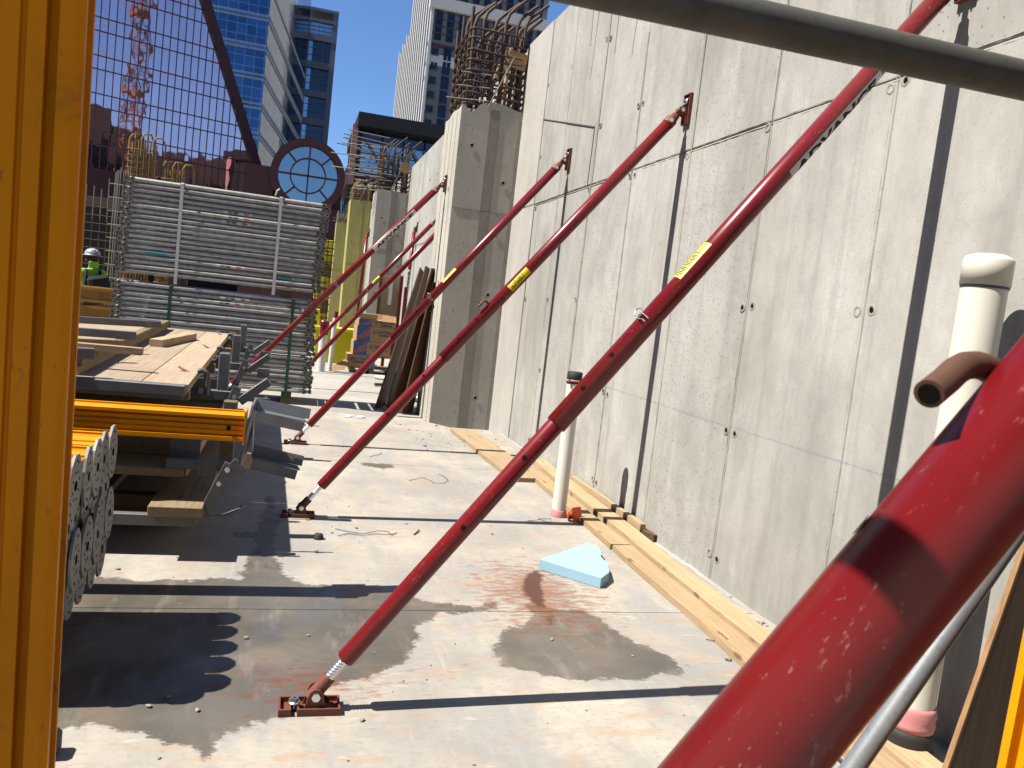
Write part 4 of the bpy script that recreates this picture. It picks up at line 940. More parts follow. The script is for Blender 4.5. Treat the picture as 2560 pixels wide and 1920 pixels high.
def bundle(z0, n, dx, nm, flip, stickers, straps, ztop_pad=0):
    for k in range(n):
        i = n-1-k; z = z0+i*PITCH_; jx = random.uniform(-.022, .022)+dx(i)
        t = thing('shoring_frame', f'galvanised shoring frame tube, {ORD[k]}{" from the top" if k else ""} in the {nm} bundle', 'shoring frame', (BX0+jx, BY, z), f'frames strapped in the {nm} bundle')
        t.rotation_euler = (0, random.uniform(-.0025, .0025), random.uniform(-.003, .003))
        for me, n_ in ((FT, 'tube'), (FT2, 'rear_tube'), (FC, 'crossbar'), (FC, 'crossbar')): 
            o = bpy.data.objects.new(n_, me); col.objects.link(o); o.parent = t
            if me is FC: o.location = (.35 if '.' not in o.name or int(o.name[-3:]) % 2 == 0 else BX1-BX0-.35, 0, 0)
        for x in (.055, BX1-BX0-.055):
            for y in (0, .85):
                o = bpy.data.objects.new('end_clamp', FP); col.objects.link(o); o.parent = t; o.location = (x+random.uniform(-.01, .01), y, 0); o.rotation_euler = (0, random.uniform(-.10, .10), 0)
                if y == 0: h = bpy.data.objects.new('clamp_holes', FH); col.objects.link(h); h.parent = o; h['kind'] = 'stuff'
        if k in stickers:
            x0 = 1.30+random.uniform(-.06, .06); mb = MB(); m_ = 6; vs = []; fs = []
            for j in range(m_+1):
                a_ = R(-34+68*j/m_); yy = BY-.0320*math.cos(a_); zz = z+.0320*math.sin(a_); vs += [(BX0+jx+x0, yy, zz), (BX0+jx+x0+.38, yy, zz)]
            for j in range(m_): fs.append((2*j, 2*j+1, 2*j+3, 2*j+2))
            mb.add(vs, fs, True); obj('sticker', mb, stk_w, t)
            flat_text('lettering', 'PERI', .036, (BX0+jx+x0+.30, BY-.0340, z), (-1, 0, 0), (0, 0, -1), red_p, t, .0015); flat_text('lettering', 'MRK 235', .034, (BX0+jx+x0+.13, BY-.0340, z), (-1, 0, 0), (0, 0, -1), black, t, .0015)
        if nm == 'upper' and (k, 0) in ((14, 0), (16, 0)):
            mb = MB(); mb.tube((BX0+(.35 if k == 14 else 2.0), BY, z), (BX0+(.62 if k == 14 else 2.25), BY, z), .0322, 12, cap=False); obj('spray_mark', mb, teal_p, t)
        if nm == 'upper' and k == 15: flat_text('chalk_number', '265', .06, (BX0+1.85, BY-.034, z), (1, 0, 0), (0, 0, 1), stk_w, t)
    for (x, mat, lab) in straps:
        mb = MB(); zt = z0+(n-1)*PITCH_+.034; zb = z0-.10; w_ = .042
        path = [(BY-.046, zb-.02), (BY-.046, zt-.01), (BY-.02, zt), (BY+.88, zt), (BY+.90, zb)]; vs = []; fs = []
        for (y, z) in path: vs += [(x-w_/2, y, z), (x+w_/2, y, z)]
        for j in range(len(path)-1): fs.append((2*j, 2*j+1, 2*j+3, 2*j+2))
        mb.add(vs, fs); mb.add([(v[0], v[1]-.002, v[2]+.002) for v in vs], fs)
        tag(obj('strap', mb, mat, at=(x, BY, zb)), lab, 'strap')
NL, NU = 20, 19
ZL = .155; ZU = ZL+NL*PITCH_+.10
bundle(ZL, NL, lambda i: -.004*i*.2, 'lower', False, (1, 2, 8, 9, 16), [(-1.60, strap_g, 'left dark green strap round the lower bundle of frames'), (.00, strap_g, 'right dark green strap round the lower bundle of frames')])
bundle(ZU, NU, lambda i: .002*i, 'upper', True, (4, 5, 6, 15), [(-1.55, strap_w, 'left white strap round the upper bundle of frames'), (-.28, strap_w, 'right white strap round the upper bundle of frames')])
mb = MB(); mb.sweep([(-.36, BY, ZU+NU*PITCH_-.02), (-.34, BY-.02, ZU+NU*PITCH_+.05), (-.31, BY-.02, ZU+NU*PITCH_+.07)], .012, 6); tag(obj('strap_end', mb, strap_w, at=(-.36, BY, ZU+NU*PITCH_)), 'loose white strap end sticking up on the upper bundle', 'strap')
for x, lab in ((-1.58, 'left'), (-.12, 'right')):
    mb = MB(); mb.span((x-.06, BY-.02, ZU-.135), (x+.08, BY+.85, ZU-.036), .004); tag(obj('timber_block', mb, wood_b, at=(x, BY, ZU-.13)), f'dark timber block between the two bundles, {lab} one', 'timber')
    mb = MB(); mb.span((x+.06, BY-.03, -.068), (x+.20, BY+.9, .12), .004); tag(obj('timber_block', mb, wood_b, at=(x, BY, -.06)), f'dark timber block on the floor under the lower bundle, {lab} one', 'timber')

# ================================================================== BY THE WALL FOOT
BD = 'lumber along the wall foot'
mb = MB(); 
def lumber(pts, z0, z1, mat, label, name='lumber_board'):
    """pts: near-left, near-right, far-right, far-left"""
    n = len(pts); mb = MB(); m_ = 10; vs = []; fs = []
    nl, nr, fr, fl_ = [Vector((*p, 0)) for p in pts]
    for k in range(m_+1):
        a = nl.lerp(fl_, k/m_); b = nr.lerp(fr, k/m_); w_ = .004*math.sin(k*1.3)
        for (p, z) in ((a, z0), (b, z0), (b, z1+w_*.3), (a, z1+w_*.3)): vs.append((p.x+w_, p.y, z))
    for k in range(m_):
        q = k*4
        for j in range(4): fs.append((q+j, q+(j+1) % 4, q+4+(j+1) % 4, q+4+j))
    fs += [(3, 2, 1, 0), (m_*4, m_*4+1, m_*4+2, m_*4+3)]
    mb.add(vs, fs); return tag(obj(name, mb, mat, at=(pts[0][0], pts[0][1], z0)), label, 'lumber', BD)
lumber([(2.235, 2.3), (2.385, 2.3), (2.475, 5.18), (2.325, 5.18)], .002, .042, wood_n, 'near board of the outer row along the wall foot, with a printed grade stamp')
lumber([(2.318, 5.20), (2.468, 5.20), (2.55, 7.85), (2.40, 7.80)], .002, .042, wood_n, 'far board of the outer row along the wall foot, under the white pipe')
lumber([(2.40, 2.3), (2.56, 2.3), (2.765, 8.24), (2.62, 8.22)], .002, .056, wood_n, 'long honey-coloured board of the inner row, nearest the wall')
lumber([(2.70, 5.55), (2.745, 5.55), (2.77, 7.22), (2.725, 7.22)], .002, .10, wood_y, 'short board on edge tight against the wall')
lumber([(2.705, 5.52), (2.75, 5.40), (2.775, 5.40), (2.765, 5.58)], .002, .06, wood_b, 'dark stub of timber at the end of the board on edge')
lumber([(2.13, 7.25), (2.46, 7.28), (2.40, 10.05), (2.07, 10.05)], .002, .042, wood_y, 'wide pale plank lying askew at the foot of the nearest pilaster', 'scaffold_plank')
flat_text('stamp', 'HEM-FIR', .028, (2.31, 3.62, .0445), (0, -1, 0), (1, 0, 0), wood_b, bpy.data.objects['lumber_board'])
# blue foam offcut
fo = [(1.640, 4.735), (1.930, 4.405), (2.03, 4.52), (2.085, 4.70), (2.095, 4.83), (2.15, 4.98), (2.16, 5.08), (2.115, 5.13)]
mb = MB(); mb.prism(fo, (0, 0, .003), (1, 0, 0), (0, 1, 0), .062); tag(obj('foam_offcut', mb, foam_m, at=(1.9, 4.7, 0)), 'pale blue foam insulation offcut, triangular, lying on the floor', 'foam')
# PVC standpipes
p1 = thing('pvc_pipe', 'thick cream plastic standpipe with domed cap, by the wall on the right', 'pipe', (2.55, 2.57, 0))
mb = MB(); mb.lathe((2.55, 2.57, 0), (.012, 0, 1), [(.0, .083), (1.93, .083)], 36); obj('pipe', mb, pvc, p1)
mb = MB(); mb.lathe((2.573, 2.57, 1.905), (.012, 0, 1), [(0, .083), (0, .0895), (.098, .0895), (.110, .084), (.121, .058), (.126, .0005)], 36); obj('cap', mb, pvc, p1)
mb = MB(); mb.lathe((2.573, 2.57, 1.895), (.012, 0, 1), [(0, .0835), (.001, .0865), (.012, .0865)], 36); obj('glue_ring', mb, mat_plain('purple_glue', (.10, .11, .20), .5), p1)
mb = MB(); mb.lathe((2.55, 2.57, 0), (.012, 0, 1), [(.115, .084), (.117, .093), (.14, .095), (.16, .091), (.18, .096), (.20, .091), (.215, .090), (.217, .084)], 36); obj('pink_wrap', mb, pink, p1)
mb = MB(); mb.lathe((2.55, 2.57, 0), (.012, 0, 1), [(0, .096), (.03, .098), (.06, .094), (.09, .097), (.117, .092), (.119, .084)], 36); obj('rubber_sleeve', mb, rubber, p1)
p2 = thing('pvc_pipe', 'slim cream plastic standpipe with black rubber top, behind the middle brace', 'pipe', (2.214, 6.067, 0))
mb = MB(); mb.lathe((2.214, 6.067, 0), (0, 0, 1), [(0, .057), (1.10, .057)], 30); obj('pipe', mb, pvc, p2)
mb = MB(); mb.lathe((2.214, 6.067, 1.09), (0, 0, 1), [(0, .057), (0, .061), (.09, .062), (.095, .055), (.095, .0005)], 30); obj('rubber_cap', mb, rubber, p2)
mb = MB(); mb.lathe((2.214, 6.067, 1.105), (0, 0, 1), [(0, .061), (0, .0635), (.016, .0635), (.016, .061)], 30); mb.box((2.155, 6.02, 1.113), (.02, .012, .02)); obj('hose_clamp', mb, pink, p2)
mb = MB(); mb.lathe((2.214, 6.067, 0), (0, 0, 1), [(0, .064), (.05, .065), (.06, .058)], 30); obj('pink_wrap', mb, pink, p2)
oc = thing('orange_cap', 'broken orange plastic cap leaning at the slim standpipe foot', 'plastic cap', (2.27, 5.93, 0))
mb = MB(); mb.box((2.31, 5.90, .062), (.10, .012, .12), Matrix.Rotation(R(25), 3, 'Z') @ Matrix.Rotation(R(-18), 3, 'X'), .003); obj('plate', mb, orange, oc)
mb = MB(); mb.lathe((2.30, 5.92, .055), (-.75, .15, -.22), [(0, .03), (.05, .03), (.05, .038), (.062, .038), (.062, .012), (.02, .012)], 14); obj('stem', mb, orange, oc)

# ================================================================== STORED MATERIAL BEYOND
# brown boards leaning on the pilaster
for k, (x0, y0, x1, y1, wd, h_) in enumerate([(1.32, 12.10, 1.83, 12.40, .55, 2.12), (1.46, 11.98, 1.86, 12.05, .50, 2.14), (1.52, 11.90, 1.88, 11.62, .52, 2.10), (1.66, 11.75, 1.90, 11.50, .30, 1.9)]):
    b0 = Vector((x0, y0, -.06)); t0 = Vector((x1, y1, h_)); mb = MB(); dd = (t0-b0).normalized()
    sd = Vector((.35, .85, 0)) if k < 2 else Vector((.62, .70, 0)); sd = (sd-dd*sd.dot(dd)).normalized(); nn = dd.cross(sd).normalized()
    A4 = [b0, b0+sd*wd, t0+sd*wd*(.55 if k < 3 else 1), t0]
    mb.add([*A4, *[p+nn*.02 for p in A4]], [(3, 2, 1, 0), (4, 5, 6, 7), (0, 1, 5, 4), (1, 2, 6, 5), (2, 3, 7, 6), (3, 0, 4, 7)])
    tag(obj('leaning_board', mb, ply, at=b0), ['first brown board leaning on the nearest pilaster, farthest left', 'second brown board from the left leaning on the nearest pilaster', 'wide brown curved-looking board leaning on the nearest pilaster, in front', 'narrow dark board leaning closest to the pilaster face'][k], 'board', 'brown boards leaning on the nearest pilaster')
# cardboard boxes on a pallet
BYb = 17.6; G = -.07
pal = thing('pallet', 'low wooden pallet under the torn cardboard boxes', 'pallet', (1.75, BYb, G))
for k in range(3): mb = MB(); mb.span((1.30+k*.40, BYb, G), (1.40+k*.40, BYb+.9, G+.10)); obj('bearer', mb, wood_o, pal)
for k in range(6): mb = MB(); mb.span((1.25, BYb+.02+k*.15, G+.10), (2.25, BYb+.13+k*.15, G+.12)); obj('slat', mb, wood_o, pal)
def box_(x, z, w_, h_, label, side, yaw=0):
    r = thing('cardboard_box', label, 'box', (x, BYb, z), 'printed boxes on the pallet'); r.rotation_euler = (0, 0, R(yaw))
    def o2(name, mb, mat): o = bpy.data.objects.new(name, mb.mesh(name, mat)); col.objects.link(o); o.parent = r; return o
    mb = MB(); mb.span((-w_/2, 0, 0), (w_/2, .55, h_), .004); o2('carton', mb, cardb)
    f_ = .36 if side < 0 else .30; xa, xb = (-w_/2, -w_/2+w_*f_) if side < 0 else (w_/2-w_*f_, w_/2)
    mb = MB(); mb.add([(xa+.004, -.003, .004), (xb, -.003, .004), (xb, -.003, h_-.004), (xa+.004, -.003, h_-.004)], [(0, 1, 2, 3)]); o2('blue_panel', mb, blue_p)
    mb = MB()
    for q in range(3):                                     # fanned stripes
        vs = []; m_ = 8
        for j in range(m_+1):
            u = j/m_; xx = xa+.01+(xb-xa-.015)*u; zz = h_*(.10+.05*q+.19*q*u+.10*u+.22*u*u); tk = .010+.034*u
            vs += [(xx, -.005, zz), (xx, -.005, zz+tk*h_*3.0)]
        mb.add(vs, [(2*j, 2*j+2, 2*j+3, 2*j+1) for j in range(m_)])
    o2('stripes', mb, orng_p)
    cxm = (xb+w_/2)/2 if side < 0 else (-w_/2+xa)/2; zc = h_*.60
    mb = MB(); n = 6; vs = []
    lx = cxm-w_*.21
    for j in range(n):
        a = j*math.pi/3+.3
        for rr in (.024, .040): vs.append((lx+rr*math.cos(a), -.005, zc+rr*math.sin(a)))
    mb.add(vs, [(2*j, 2*j+1, (2*j+3) % 12, (2*j+2) % 12) for j in range(n)]); o2('hexagon_mark', mb, navy_p)
    for (t_, s_, dz) in (('DAYTON', .078, .018), ('SUPERIOR', .056, -.052)):
        vs, fs = text_mesh(t_, s_, .003); mb = MB(); mb.add([(cxm+.062+v.x, -.005, zc+dz+v.y) for v in vs], fs); o2('lettering', mb, navy_p)
    return r
z_ = G+.125
box_(1.50, z_, .62, .27, 'lowest torn cardboard box with lettering left and blue panel right', 1, -3)
box_(1.72, z_+.275, .80, .30, 'middle cardboard box with blue striped end and lettering', -1, 2)
box_(1.76, z_+.58, .80, .32, 'upper cardboard box with blue striped end and lettering', -1, 4)
tb = box_(1.78, z_+.905, .80, .14, 'open torn cardboard box on top of the printed boxes', -1, 4)
mb = MB()
for (x, y, dz, w_, rx) in ((-.2, 0, .14, .38, 25), (.25, .0, .14, .3, -35), (0, .5, .14, .7, -20)): mb.box((x, y, dz+.05), (w_, .012, .16), Matrix.Rotation(R(rx), 3, 'X'))
o = bpy.data.objects.new('flap', mb.mesh('flap', cardb)); col.objects.link(o); o.parent = tb
for k in range(4):
    mb = MB(); x = 1.08+.12*k; mb.prism([(0, 0), (.24, .03), (.30, .18), (.12, .26), (-.05, .15)], (x-.15, BYb-.25+.1*k, G+.02+.07*k), (1, .2, .1), (0, .5, .6), .006)
    tag(obj('cardboard_sheet', mb, cardb, at=(x, BYb-.2, G)), ['lowest', 'second', 'third', 'uppermost'][k]+' crumpled cardboard sheet left of the printed boxes', 'cardboard', 'crumpled cardboard beside the boxes')
# white / red pipe, yellow crate, panels
wp = thing('marker_pipe', 'white plastic pipe with red top beside the stacked frames', 'pipe', (.66, 17.2, G))
mb = MB(); mb.tube((.66, 17.2, G), (.66, 17.2, .78), .085, 20); obj('pipe', mb, white, wp); mb = MB(); mb.tube((.66, 17.2, .70), (.66, 17.2, .98), .088, 20); obj('red_top', mb, red, wp); mb = MB(); mb.lathe((.66, 17.2, .90), (0, 0, 1), [(0, .088), (0, .1), (.09, .1), (.1, .001)], 20); obj('cap', mb, red, wp)
mb = MB(); mb.tube((.86, 17.5, G), (.88, 17.5, 1.06), .05, 16); tag(obj('white_pipe', mb, white, at=(.86, 17.5, G)), 'slim white upright pipe just right of the red-topped pipe', 'pipe')
mb = MB(); mb.tube((.88, 17.55, .75), (.9, 17.55, 1.2), .045, 12); tag(obj('red_sleeve', mb, red, at=(.88, 17.55, .75)), 'red sleeve on the slim white upright pipe', 'pipe sleeve')
yc = thing('yellow_bin', 'bright yellow plastic bin behind the far pipe braces', 'bin', (1.0, 19.5, G))
mb = MB(); mb.prism([(-.42, 0), (.46, 0), (.52, .78), (-.48, .78)], (1.02, 19.5, G), (1, 0, 0), (0, 0, 1), -.6); obj('body', mb, yel_p, yc)
mb = MB(); mb.span((.50, 19.46, G+.76), (1.56, 20.12, G+.84), .01); obj('rim', mb, yel_p, yc)
mb = MB(); mb.span((.40, 19.6, G+.8), (.62, 19.9, 1.16), .01); obj('lid', mb, yel_p, yc)
rk = thing('red_rack', 'red steel frame rack standing behind the cardboard boxes', 'rack', (2.2, 18.6, G))
for x in (2.05, 2.42): mb = MB(); mb.span((x, 18.6, G), (x+.07, 18.67, 1.2 if x < 2.2 else 1.9)); obj('post', mb, red, rk)
mb = MB(); mb.span((2.05, 18.61, .3), (2.45, 18.65, .95)); obj('panel', mb, red, rk)
wpn = thing('form_panel', 'upright form panel with pale wooden face and red edge behind the boxes', 'form panel', (2.0, 18.9, G))
mb = MB(); mb.span((1.92, 18.9, .2), (2.34, 18.95, 2.12), .004); obj('face', mb, wood_y, wpn); mb = MB(); mb.span((1.86, 18.88, .2), (1.915, 18.96, 2.12)); obj('edge', mb, ply, wpn)
mb = MB(); mb.span((2.345, 18.88, .2), (2.41, 18.96, 2.15)); obj('red_edge', mb, red, wpn); mb = MB(); mb.span((2.10, 18.885, 1.45), (2.18, 18.899, 2.0)); obj('worn_patch', mb, white, wpn)
for k, (a, b, r_, m_) in enumerate([((1.75, 16.6, -.03), (2.35, 16.2, -.03), .045, white), ((1.70, 13.6, -.01), (2.3, 13.2, -.01), .055, galv), ((1.95, 14.6, -.02), (2.5, 14.9, -.02), .05, white), ((1.6, 15.2, -.03), (2.3, 15.5, -.03), .03, rustpin)]):
    mb = MB(); mb.tube(a, b, r_, 14); tag(obj('loose_pipe', mb, m_, at=a), ['white loose pipe on the ground in front of the boxes', 'grey loose pipe on the ground by the leaning boards', 'white loose pipe on the ground against the wall', 'rusty loose bar on the ground near the boxes'][k], 'pipe')
ym = thing('yellow_grating', 'tall pile of yellow gratings just right of the stacked frames', 'grating', (.55, 24, G))
for k in range(9): mb = MB(); mb.span((.55, 24, G+.02+k*.35), (.98, 24.6, G+.33+k*.35), .02); obj('grating', mb, yel_p if k % 3 else rebar_y, ym)
mb = MB()
for k in range(4): mb.bar((.56+k*.13, 23.97, G), (.56+k*.13, 23.97, 3.1), .025, .02)
for k in range(16): mb.bar((.53, 23.96, G+.1+k*.2), (1.0, 23.96, G+.1+k*.2), .02, .03)
obj('mesh_guard', mb, rebar_m, ym)
# ---- left background: yellow beams, worker, rebar mats, column cages
ys_ = thing('beam_stack', 'stack of yellow timber beams at left behind the planks', 'beam stack', (-2.9, 12.6, G))
for r_ in range(5):
    for c_ in range(3):
        z = .06+r_*.255; mb = MB(); y = 12.45+c_*.3
        mb.span((-5.0, y, z+.17), (-2.42, y+.08, z+.21)); mb.span((-5.0, y, z), (-2.42, y+.08, z+.04)); mb.span((-5.0, y+.025, z+.04), (-2.42, y+.055, z+.17)); obj('beam', mb, yelb, ys_)
    mb = MB(); mb.span((-2.9, 12.4, .06+r_*.255-.04), (-2.8, 13.2, .06+r_*.255)); obj('spacer', mb, wood_o, ys_)
for k in range(4):
    mb = MB(); mb.span((-4.6+.5*k, 12.5, G), (-4.5+.5*k, 13.1, .02)); obj('sleeper', mb, wood_b, ys_)
rm = thing('rebar_mat', 'tall dark rebar mat standing at far left behind the worker', 'rebar mat', (-5, 21, G))
mb = MB(); mb.span((-8.5, 21.4, G), (-3.75, 21.6, 3.0)); obj('form_sheet', mb, mat_plain('dark_form', (.035, .033, .03), .9), rm)  # near-black sheet standing in for the shaded building behind the mat
for k in range(18): mb = MB(); mb.sweep([(-6.6+k*.16, 21, G), (-6.6+k*.16+random.uniform(-.02, .02), 21, 3.55+random.uniform(-.2, .35))], .013, 6); obj('bar', mb, rebar_g, rm)
for k in range(16): mb = MB(); mb.sweep([(-6.7, 20.97, .1+k*.19), (-3.85, 20.97, .1+k*.19)], .011, 5); obj('bar', mb, rebar_m, rm)
mb = MB(); mb.span((-6.8, 22.2, 3.05), (-3.9, 22.4, 3.28)); obj('top_board', mb, wood_x, rm)
mb = MB(); mb.span((-6.8, 22.5, 2.72), (-3.9, 22.6, 2.92)); obj('pale_board', mb, white, rm)
rc = thing('column_dowels', 'thin upright bundle of column bars left of the stacked frames', 'rebar', (-3.6, 18.2, G))
for k in range(7): mb = MB(); mb.sweep([(-3.72+.045*k, 18.2+.05*(k % 2), G), (-3.66+.045*k, 18.2+.05*(k % 2), 3.52+.05*(k % 3))], .014, 6); obj('bar', mb, rebar_g, rc)
for k in range(12): mb = MB(); mb.sweep([(-3.76, 18.17, .3+.27*k), (-3.38, 18.17, .3+.27*k)], .010, 5); obj('hoop', mb, rebar_g, rc)
def ycage(x0, x1, y, z0, z1, label, nb, arch):
    c = thing('column_cage', label, 'rebar cage', ((x0+x1)/2, y, z0), 'yellowish column cages behind the stacked frames')
    for k in range(nb):
        x = x0+(x1-x0)*k/(nb-1); b = MB(); h = z1+random.uniform(-.05, .05)
        if arch and k % 2 == 0: b.sweep([(x, y, z0), (x, y, h-.1), (x+.05, y, h), (x+.17, y+.1, h+.02), (x+.22, y+.2, h-.12), (x+.22, y+.2, z0)], .02, 6)
        else: b.sweep([(x, y, z0), (x, y, h)], .02, 6)
        obj('bar', b, rebar_y, c); b = MB(); b.sweep([(x, y+.4, z0), (x, y+.4, h-.1)], .02, 6); obj('bar', b, rebar_y, c)
    nz = max(3, int((z1-z0)/.14))
    for k in range(nz): b = MB(); z = z0+(z1-z0-.2)*k/nz; b.sweep([(x0-.03, y-.03, z), (x1+.03, y-.03, z), (x1+.03, y+.43, z), (x0-.03, y+.43, z), (x0-.03, y-.03, z)], .012, 5); obj('hoop', b, rebar_y, c)
P = onY(328, 300, 20); Q = onY(378, 480, 20); ycage(P.x, Q.x-.02, 20, 0, onY(345, 335, 20).z, 'tall yellowish column cage above the left end of the stacked frames', 5, True)
P = onY(408, 420, 20); Q = onY(466, 470, 20); ycage(P.x, Q.x-.1, 20, 0, onY(440, 412, 20).z, 'short yellowish column cage with arched bars above the stacked frames', 5, True)

# ================================================================== WORKER
def worker(loc, yaw, sc):
    V = {'pel': ((0, 0, .97), .145), 'sp': ((0, -.01, 1.16), .13), 'ch': ((0, -.02, 1.38), .155), 'nb': ((0, -.01, 1.52), .075), 'nk': ((0, .01, 1.59), .055), 'hd': ((0, .03, 1.67), .082), 'ht': ((0, .03, 1.77), .085)}
    E_ = [('pel', 'sp'), ('sp', 'ch'), ('ch', 'nb'), ('nb', 'nk'), ('nk', 'hd'), ('hd', 'ht')]
    for s, n in ((-1, 'l'), (1, 'r')):
        V[n+'sh'] = ((s*.19, -.02, 1.46), .075); V[n+'el'] = ((s*.27, -.01, 1.18), .05); V[n+'wr'] = ((s*.23, .20, 1.08), .034); V[n+'ha'] = ((s*.22, .27, 1.06), .036)
        V[n+'hp'] = ((s*.10, 0, .90), .105); V[n+'kn'] = ((s*.13, .03, .50), .066); V[n+'an'] = ((s*.13, 0, .10), .048); V[n+'to'] = ((s*.14, .17, .05), .048)
        E_ += [('ch', n+'sh'), (n+'sh', n+'el'), (n+'el', n+'wr'), (n+'wr', n+'ha'), ('pel', n+'hp'), (n+'hp', n+'kn'), (n+'kn', n+'an'), (n+'an', n+'to')]
        for k in range(5):
            a = n+'f%d' % k
            if k < 4: V[a] = ((s*(.19+.022*k), .33-.006*abs(k-1.5), 1.055), .010); V[a+'t'] = ((s*(.185+.022*k), .36-.01*abs(k-1.5), 1.03), .009)
            else: V[a] = ((s*.175, .26, 1.06), .012); V[a+'t'] = ((s*.155, .29, 1.05), .010)
            E_ += [(n+'ha', a), (a, a+'t')]
    keys = list(V); me = bpy.data.meshes.new('b'); me.from_pydata([V[k][0] for k in keys], [(keys.index(a), keys.index(b)) for a, b in E_], [])
    ob = bpy.data.objects.new('b', me); col.objects.link(ob)
    ob.modifiers.new('s', 'SKIN'); sv = me.skin_vertices[0].data
    for i, k in enumerate(keys): sv[i].radius = (V[k][1], V[k][1]*(.72 if k in ('pel', 'sp', 'ch') else 1)); sv[i].use_root = (k == 'pel')
    ob.modifiers.new('u', 'SUBSURF').levels = 2
    dg = bpy.context.evaluated_depsgraph_get(); dg.update(); m2 = bpy.data.meshes.new_from_object(ob.evaluated_get(dg)); bpy.data.objects.remove(ob)
    m2.name = 'person_body'; m2.materials.clear()
    for m in (skin, lime, dark_cl, grey_cl): m2.materials.append(m)
    for p in m2.polygons:
        c = p.center; p.use_smooth = True
        if c.z > 1.54: p.material_index = 0
        elif c.z > 1.0 and (abs(c.x) < .235 or c.z > 1.25): p.material_index = 3 if abs(abs(c.x)-.10) < .022 and c.y < 0 else 1
        elif c.z > 1.0: p.material_index = 0
        else: p.material_index = 2
    root = thing('person', 'worker in lime hi-vis shirt, hard hat and black backpack, seen from behind', 'person', loc); root.rotation_euler = (0, 0, yaw); root.scale = (sc,)*3
    def o2(name, me_): o = bpy.data.objects.new(name, me_); col.objects.link(o); o.parent = root; return o
    o2('body', m2)
    mb = MB(); mb.lathe((0, .03, 1.765), (0, 0, 1), [(-.005, .155), (.0, .158), (.008, .125), (.03, .128), (.07, .115), (.105, .08), (.122, .03), (.124, .001)], 24); mb.box((0, .03, 1.845), (.03, .22, .06), None, .01); o2('hard_hat', mb.mesh('hard_hat', hat_m))
    mb = MB(); mb.lathe((0, .015, 1.60), (0, 0, 1), [(0, .05), (.04, .09), (.10, .10), (.165, .10)], 16); o2('hair', mb.mesh('hair', mat_plain('hair', (.05, .025, .015), .8)))
    mb = MB(); mb.box((0, .125, 1.68), (.03, .04, .05), None, .008); mb.box((.095, .03, 1.69), (.02, .035, .06), None, .006); mb.box((-.095, .03, 1.69), (.02, .035, .06), None, .006); o2('face_features', mb.mesh('face_features', skin))
    mb = MB(); mb.box((.10, -.20, 1.20), (.34, .20, .46), Matrix.Rotation(R(-14), 3, 'Y'), .05); o2('backpack', mb.mesh('backpack', dark_cl))
    mb = MB()
    for s in (-1, 1): mb.sweep([(s*.12, -.12, 1.05), (s*.12, -.14, 1.30), (s*.115, -.10, 1.50), (s*.11, .06, 1.52), (s*.11, .13, 1.36), (s*.15, .08, 1.1)], .022, 6)
    o2('straps', mb.mesh('straps', dark_cl))
    mb = MB(); mb.box((0, -.108, 1.60), (.16, .02, .12), None, .01); o2('neck_flap', mb.mesh('neck_flap', lime))
P = onY(233, 625, 16.4); worker((P.x, 16.4, G), R(25), 1.045)

# ================================================================== SMALL LITTER
rp = thing('rubber_stopper', 'small black rubber stopper with cross mark lying on the floor', 'stopper', tuple(fl(796, 1347)))
c = fl(796, 1347); mb = MB(); mb.lathe(c, (0, 0, 1), [(0, .034), (.030, .028), (.034, .024), (.034, .0005)], 18); obj('plug', mb, rubber, rp); mb = MB(); mb.box(c+Vector((0, 0, .035)), (.03, .006, .003)); mb.box(c+Vector((0, 0, .035)), (.006, .03, .003)); obj('cross_mark', mb, galvd, rp)
mb = MB(); c = fl(135, 1892); mb.span((c.x-.06, c.y-.03, 0), (c.x+.012, c.y+.05, .08), .012); tag(obj('black_block', mb, rubber, at=c), 'black rounded block on the floor beside the close yellow post', 'block')
def wire(pxs, label, r_=.0022, mat=rebar_m):
    pts = [fl(*q)+Vector((0, 0, .004+.006*(i % 2))) for i, q in enumerate(pxs)]; mb = MB(); mb.sweep(pts, r_, 5); return tag(obj('tie_wire', mb, mat, at=pts[0]), label, 'wire', 'tie wires dropped on the floor')
wire([(838, 1323), (870, 1332), (905, 1336), (945, 1330), (968, 1330), (980, 1340), (993, 1333), (975, 1340), (940, 1336), (905, 1342), (870, 1335), (845, 1343)], 'tangled dark tie wire loop near the black rubber stopper')
wire([(1023, 1202), (1055, 1196), (1075, 1202), (1085, 1210), (1110, 1209), (1120, 1203), (1110, 1192), (1096, 1187)], 'curled thin tie wire near the orange speck, mid floor')
wire([(924, 1143), (935, 1140), (950, 1137), (953, 1132)], 'short bent tie wire by the far floor joint')
wire([(1320, 1303), (1350, 1302), (1375, 1308), (1378, 1300), (1345, 1298)], 'wire loop at the foot of the slim standpipe')
wire([(1765, 1600), (1785, 1606), (1810, 1614), (1805, 1604)], 'bent rusty wire beside the outer row of boards')
wire([(1035, 1338), (1048, 1328)], 'short straight nail-like wire on the mid floor', .005)
def pebble_mesh(k):
    rnd = random.Random(k); bm = bmesh.new(); bmesh.ops.create_icosphere(bm, subdivisions=1, radius=1)
    for v in bm.verts: v.co *= rnd.uniform(.6, 1.15); v.co.z *= .6
    me = bpy.data.meshes.new('pebble'); bm.to_mesh(me); bm.free(); me.materials.append(stripc if k % 3 else rustpin); return me
PB = [pebble_mesh(k) for k in range(6)]
vs = []; fs = []; mb = MB()
rnd = random.Random(5)
def peb(p, s):
    me = PB[rnd.randrange(6)]; a = rnd.uniform(0, 6.28); ca, sa = math.cos(a), math.sin(a)
    mb.add([(p.x+s*(v.co.x*ca-v.co.y*sa), p.y+s*(v.co.x*sa+v.co.y*ca), p.z+s*(v.co.z+.4)) for v in me.vertices], [tuple(f.vertices) for f in me.polygons])
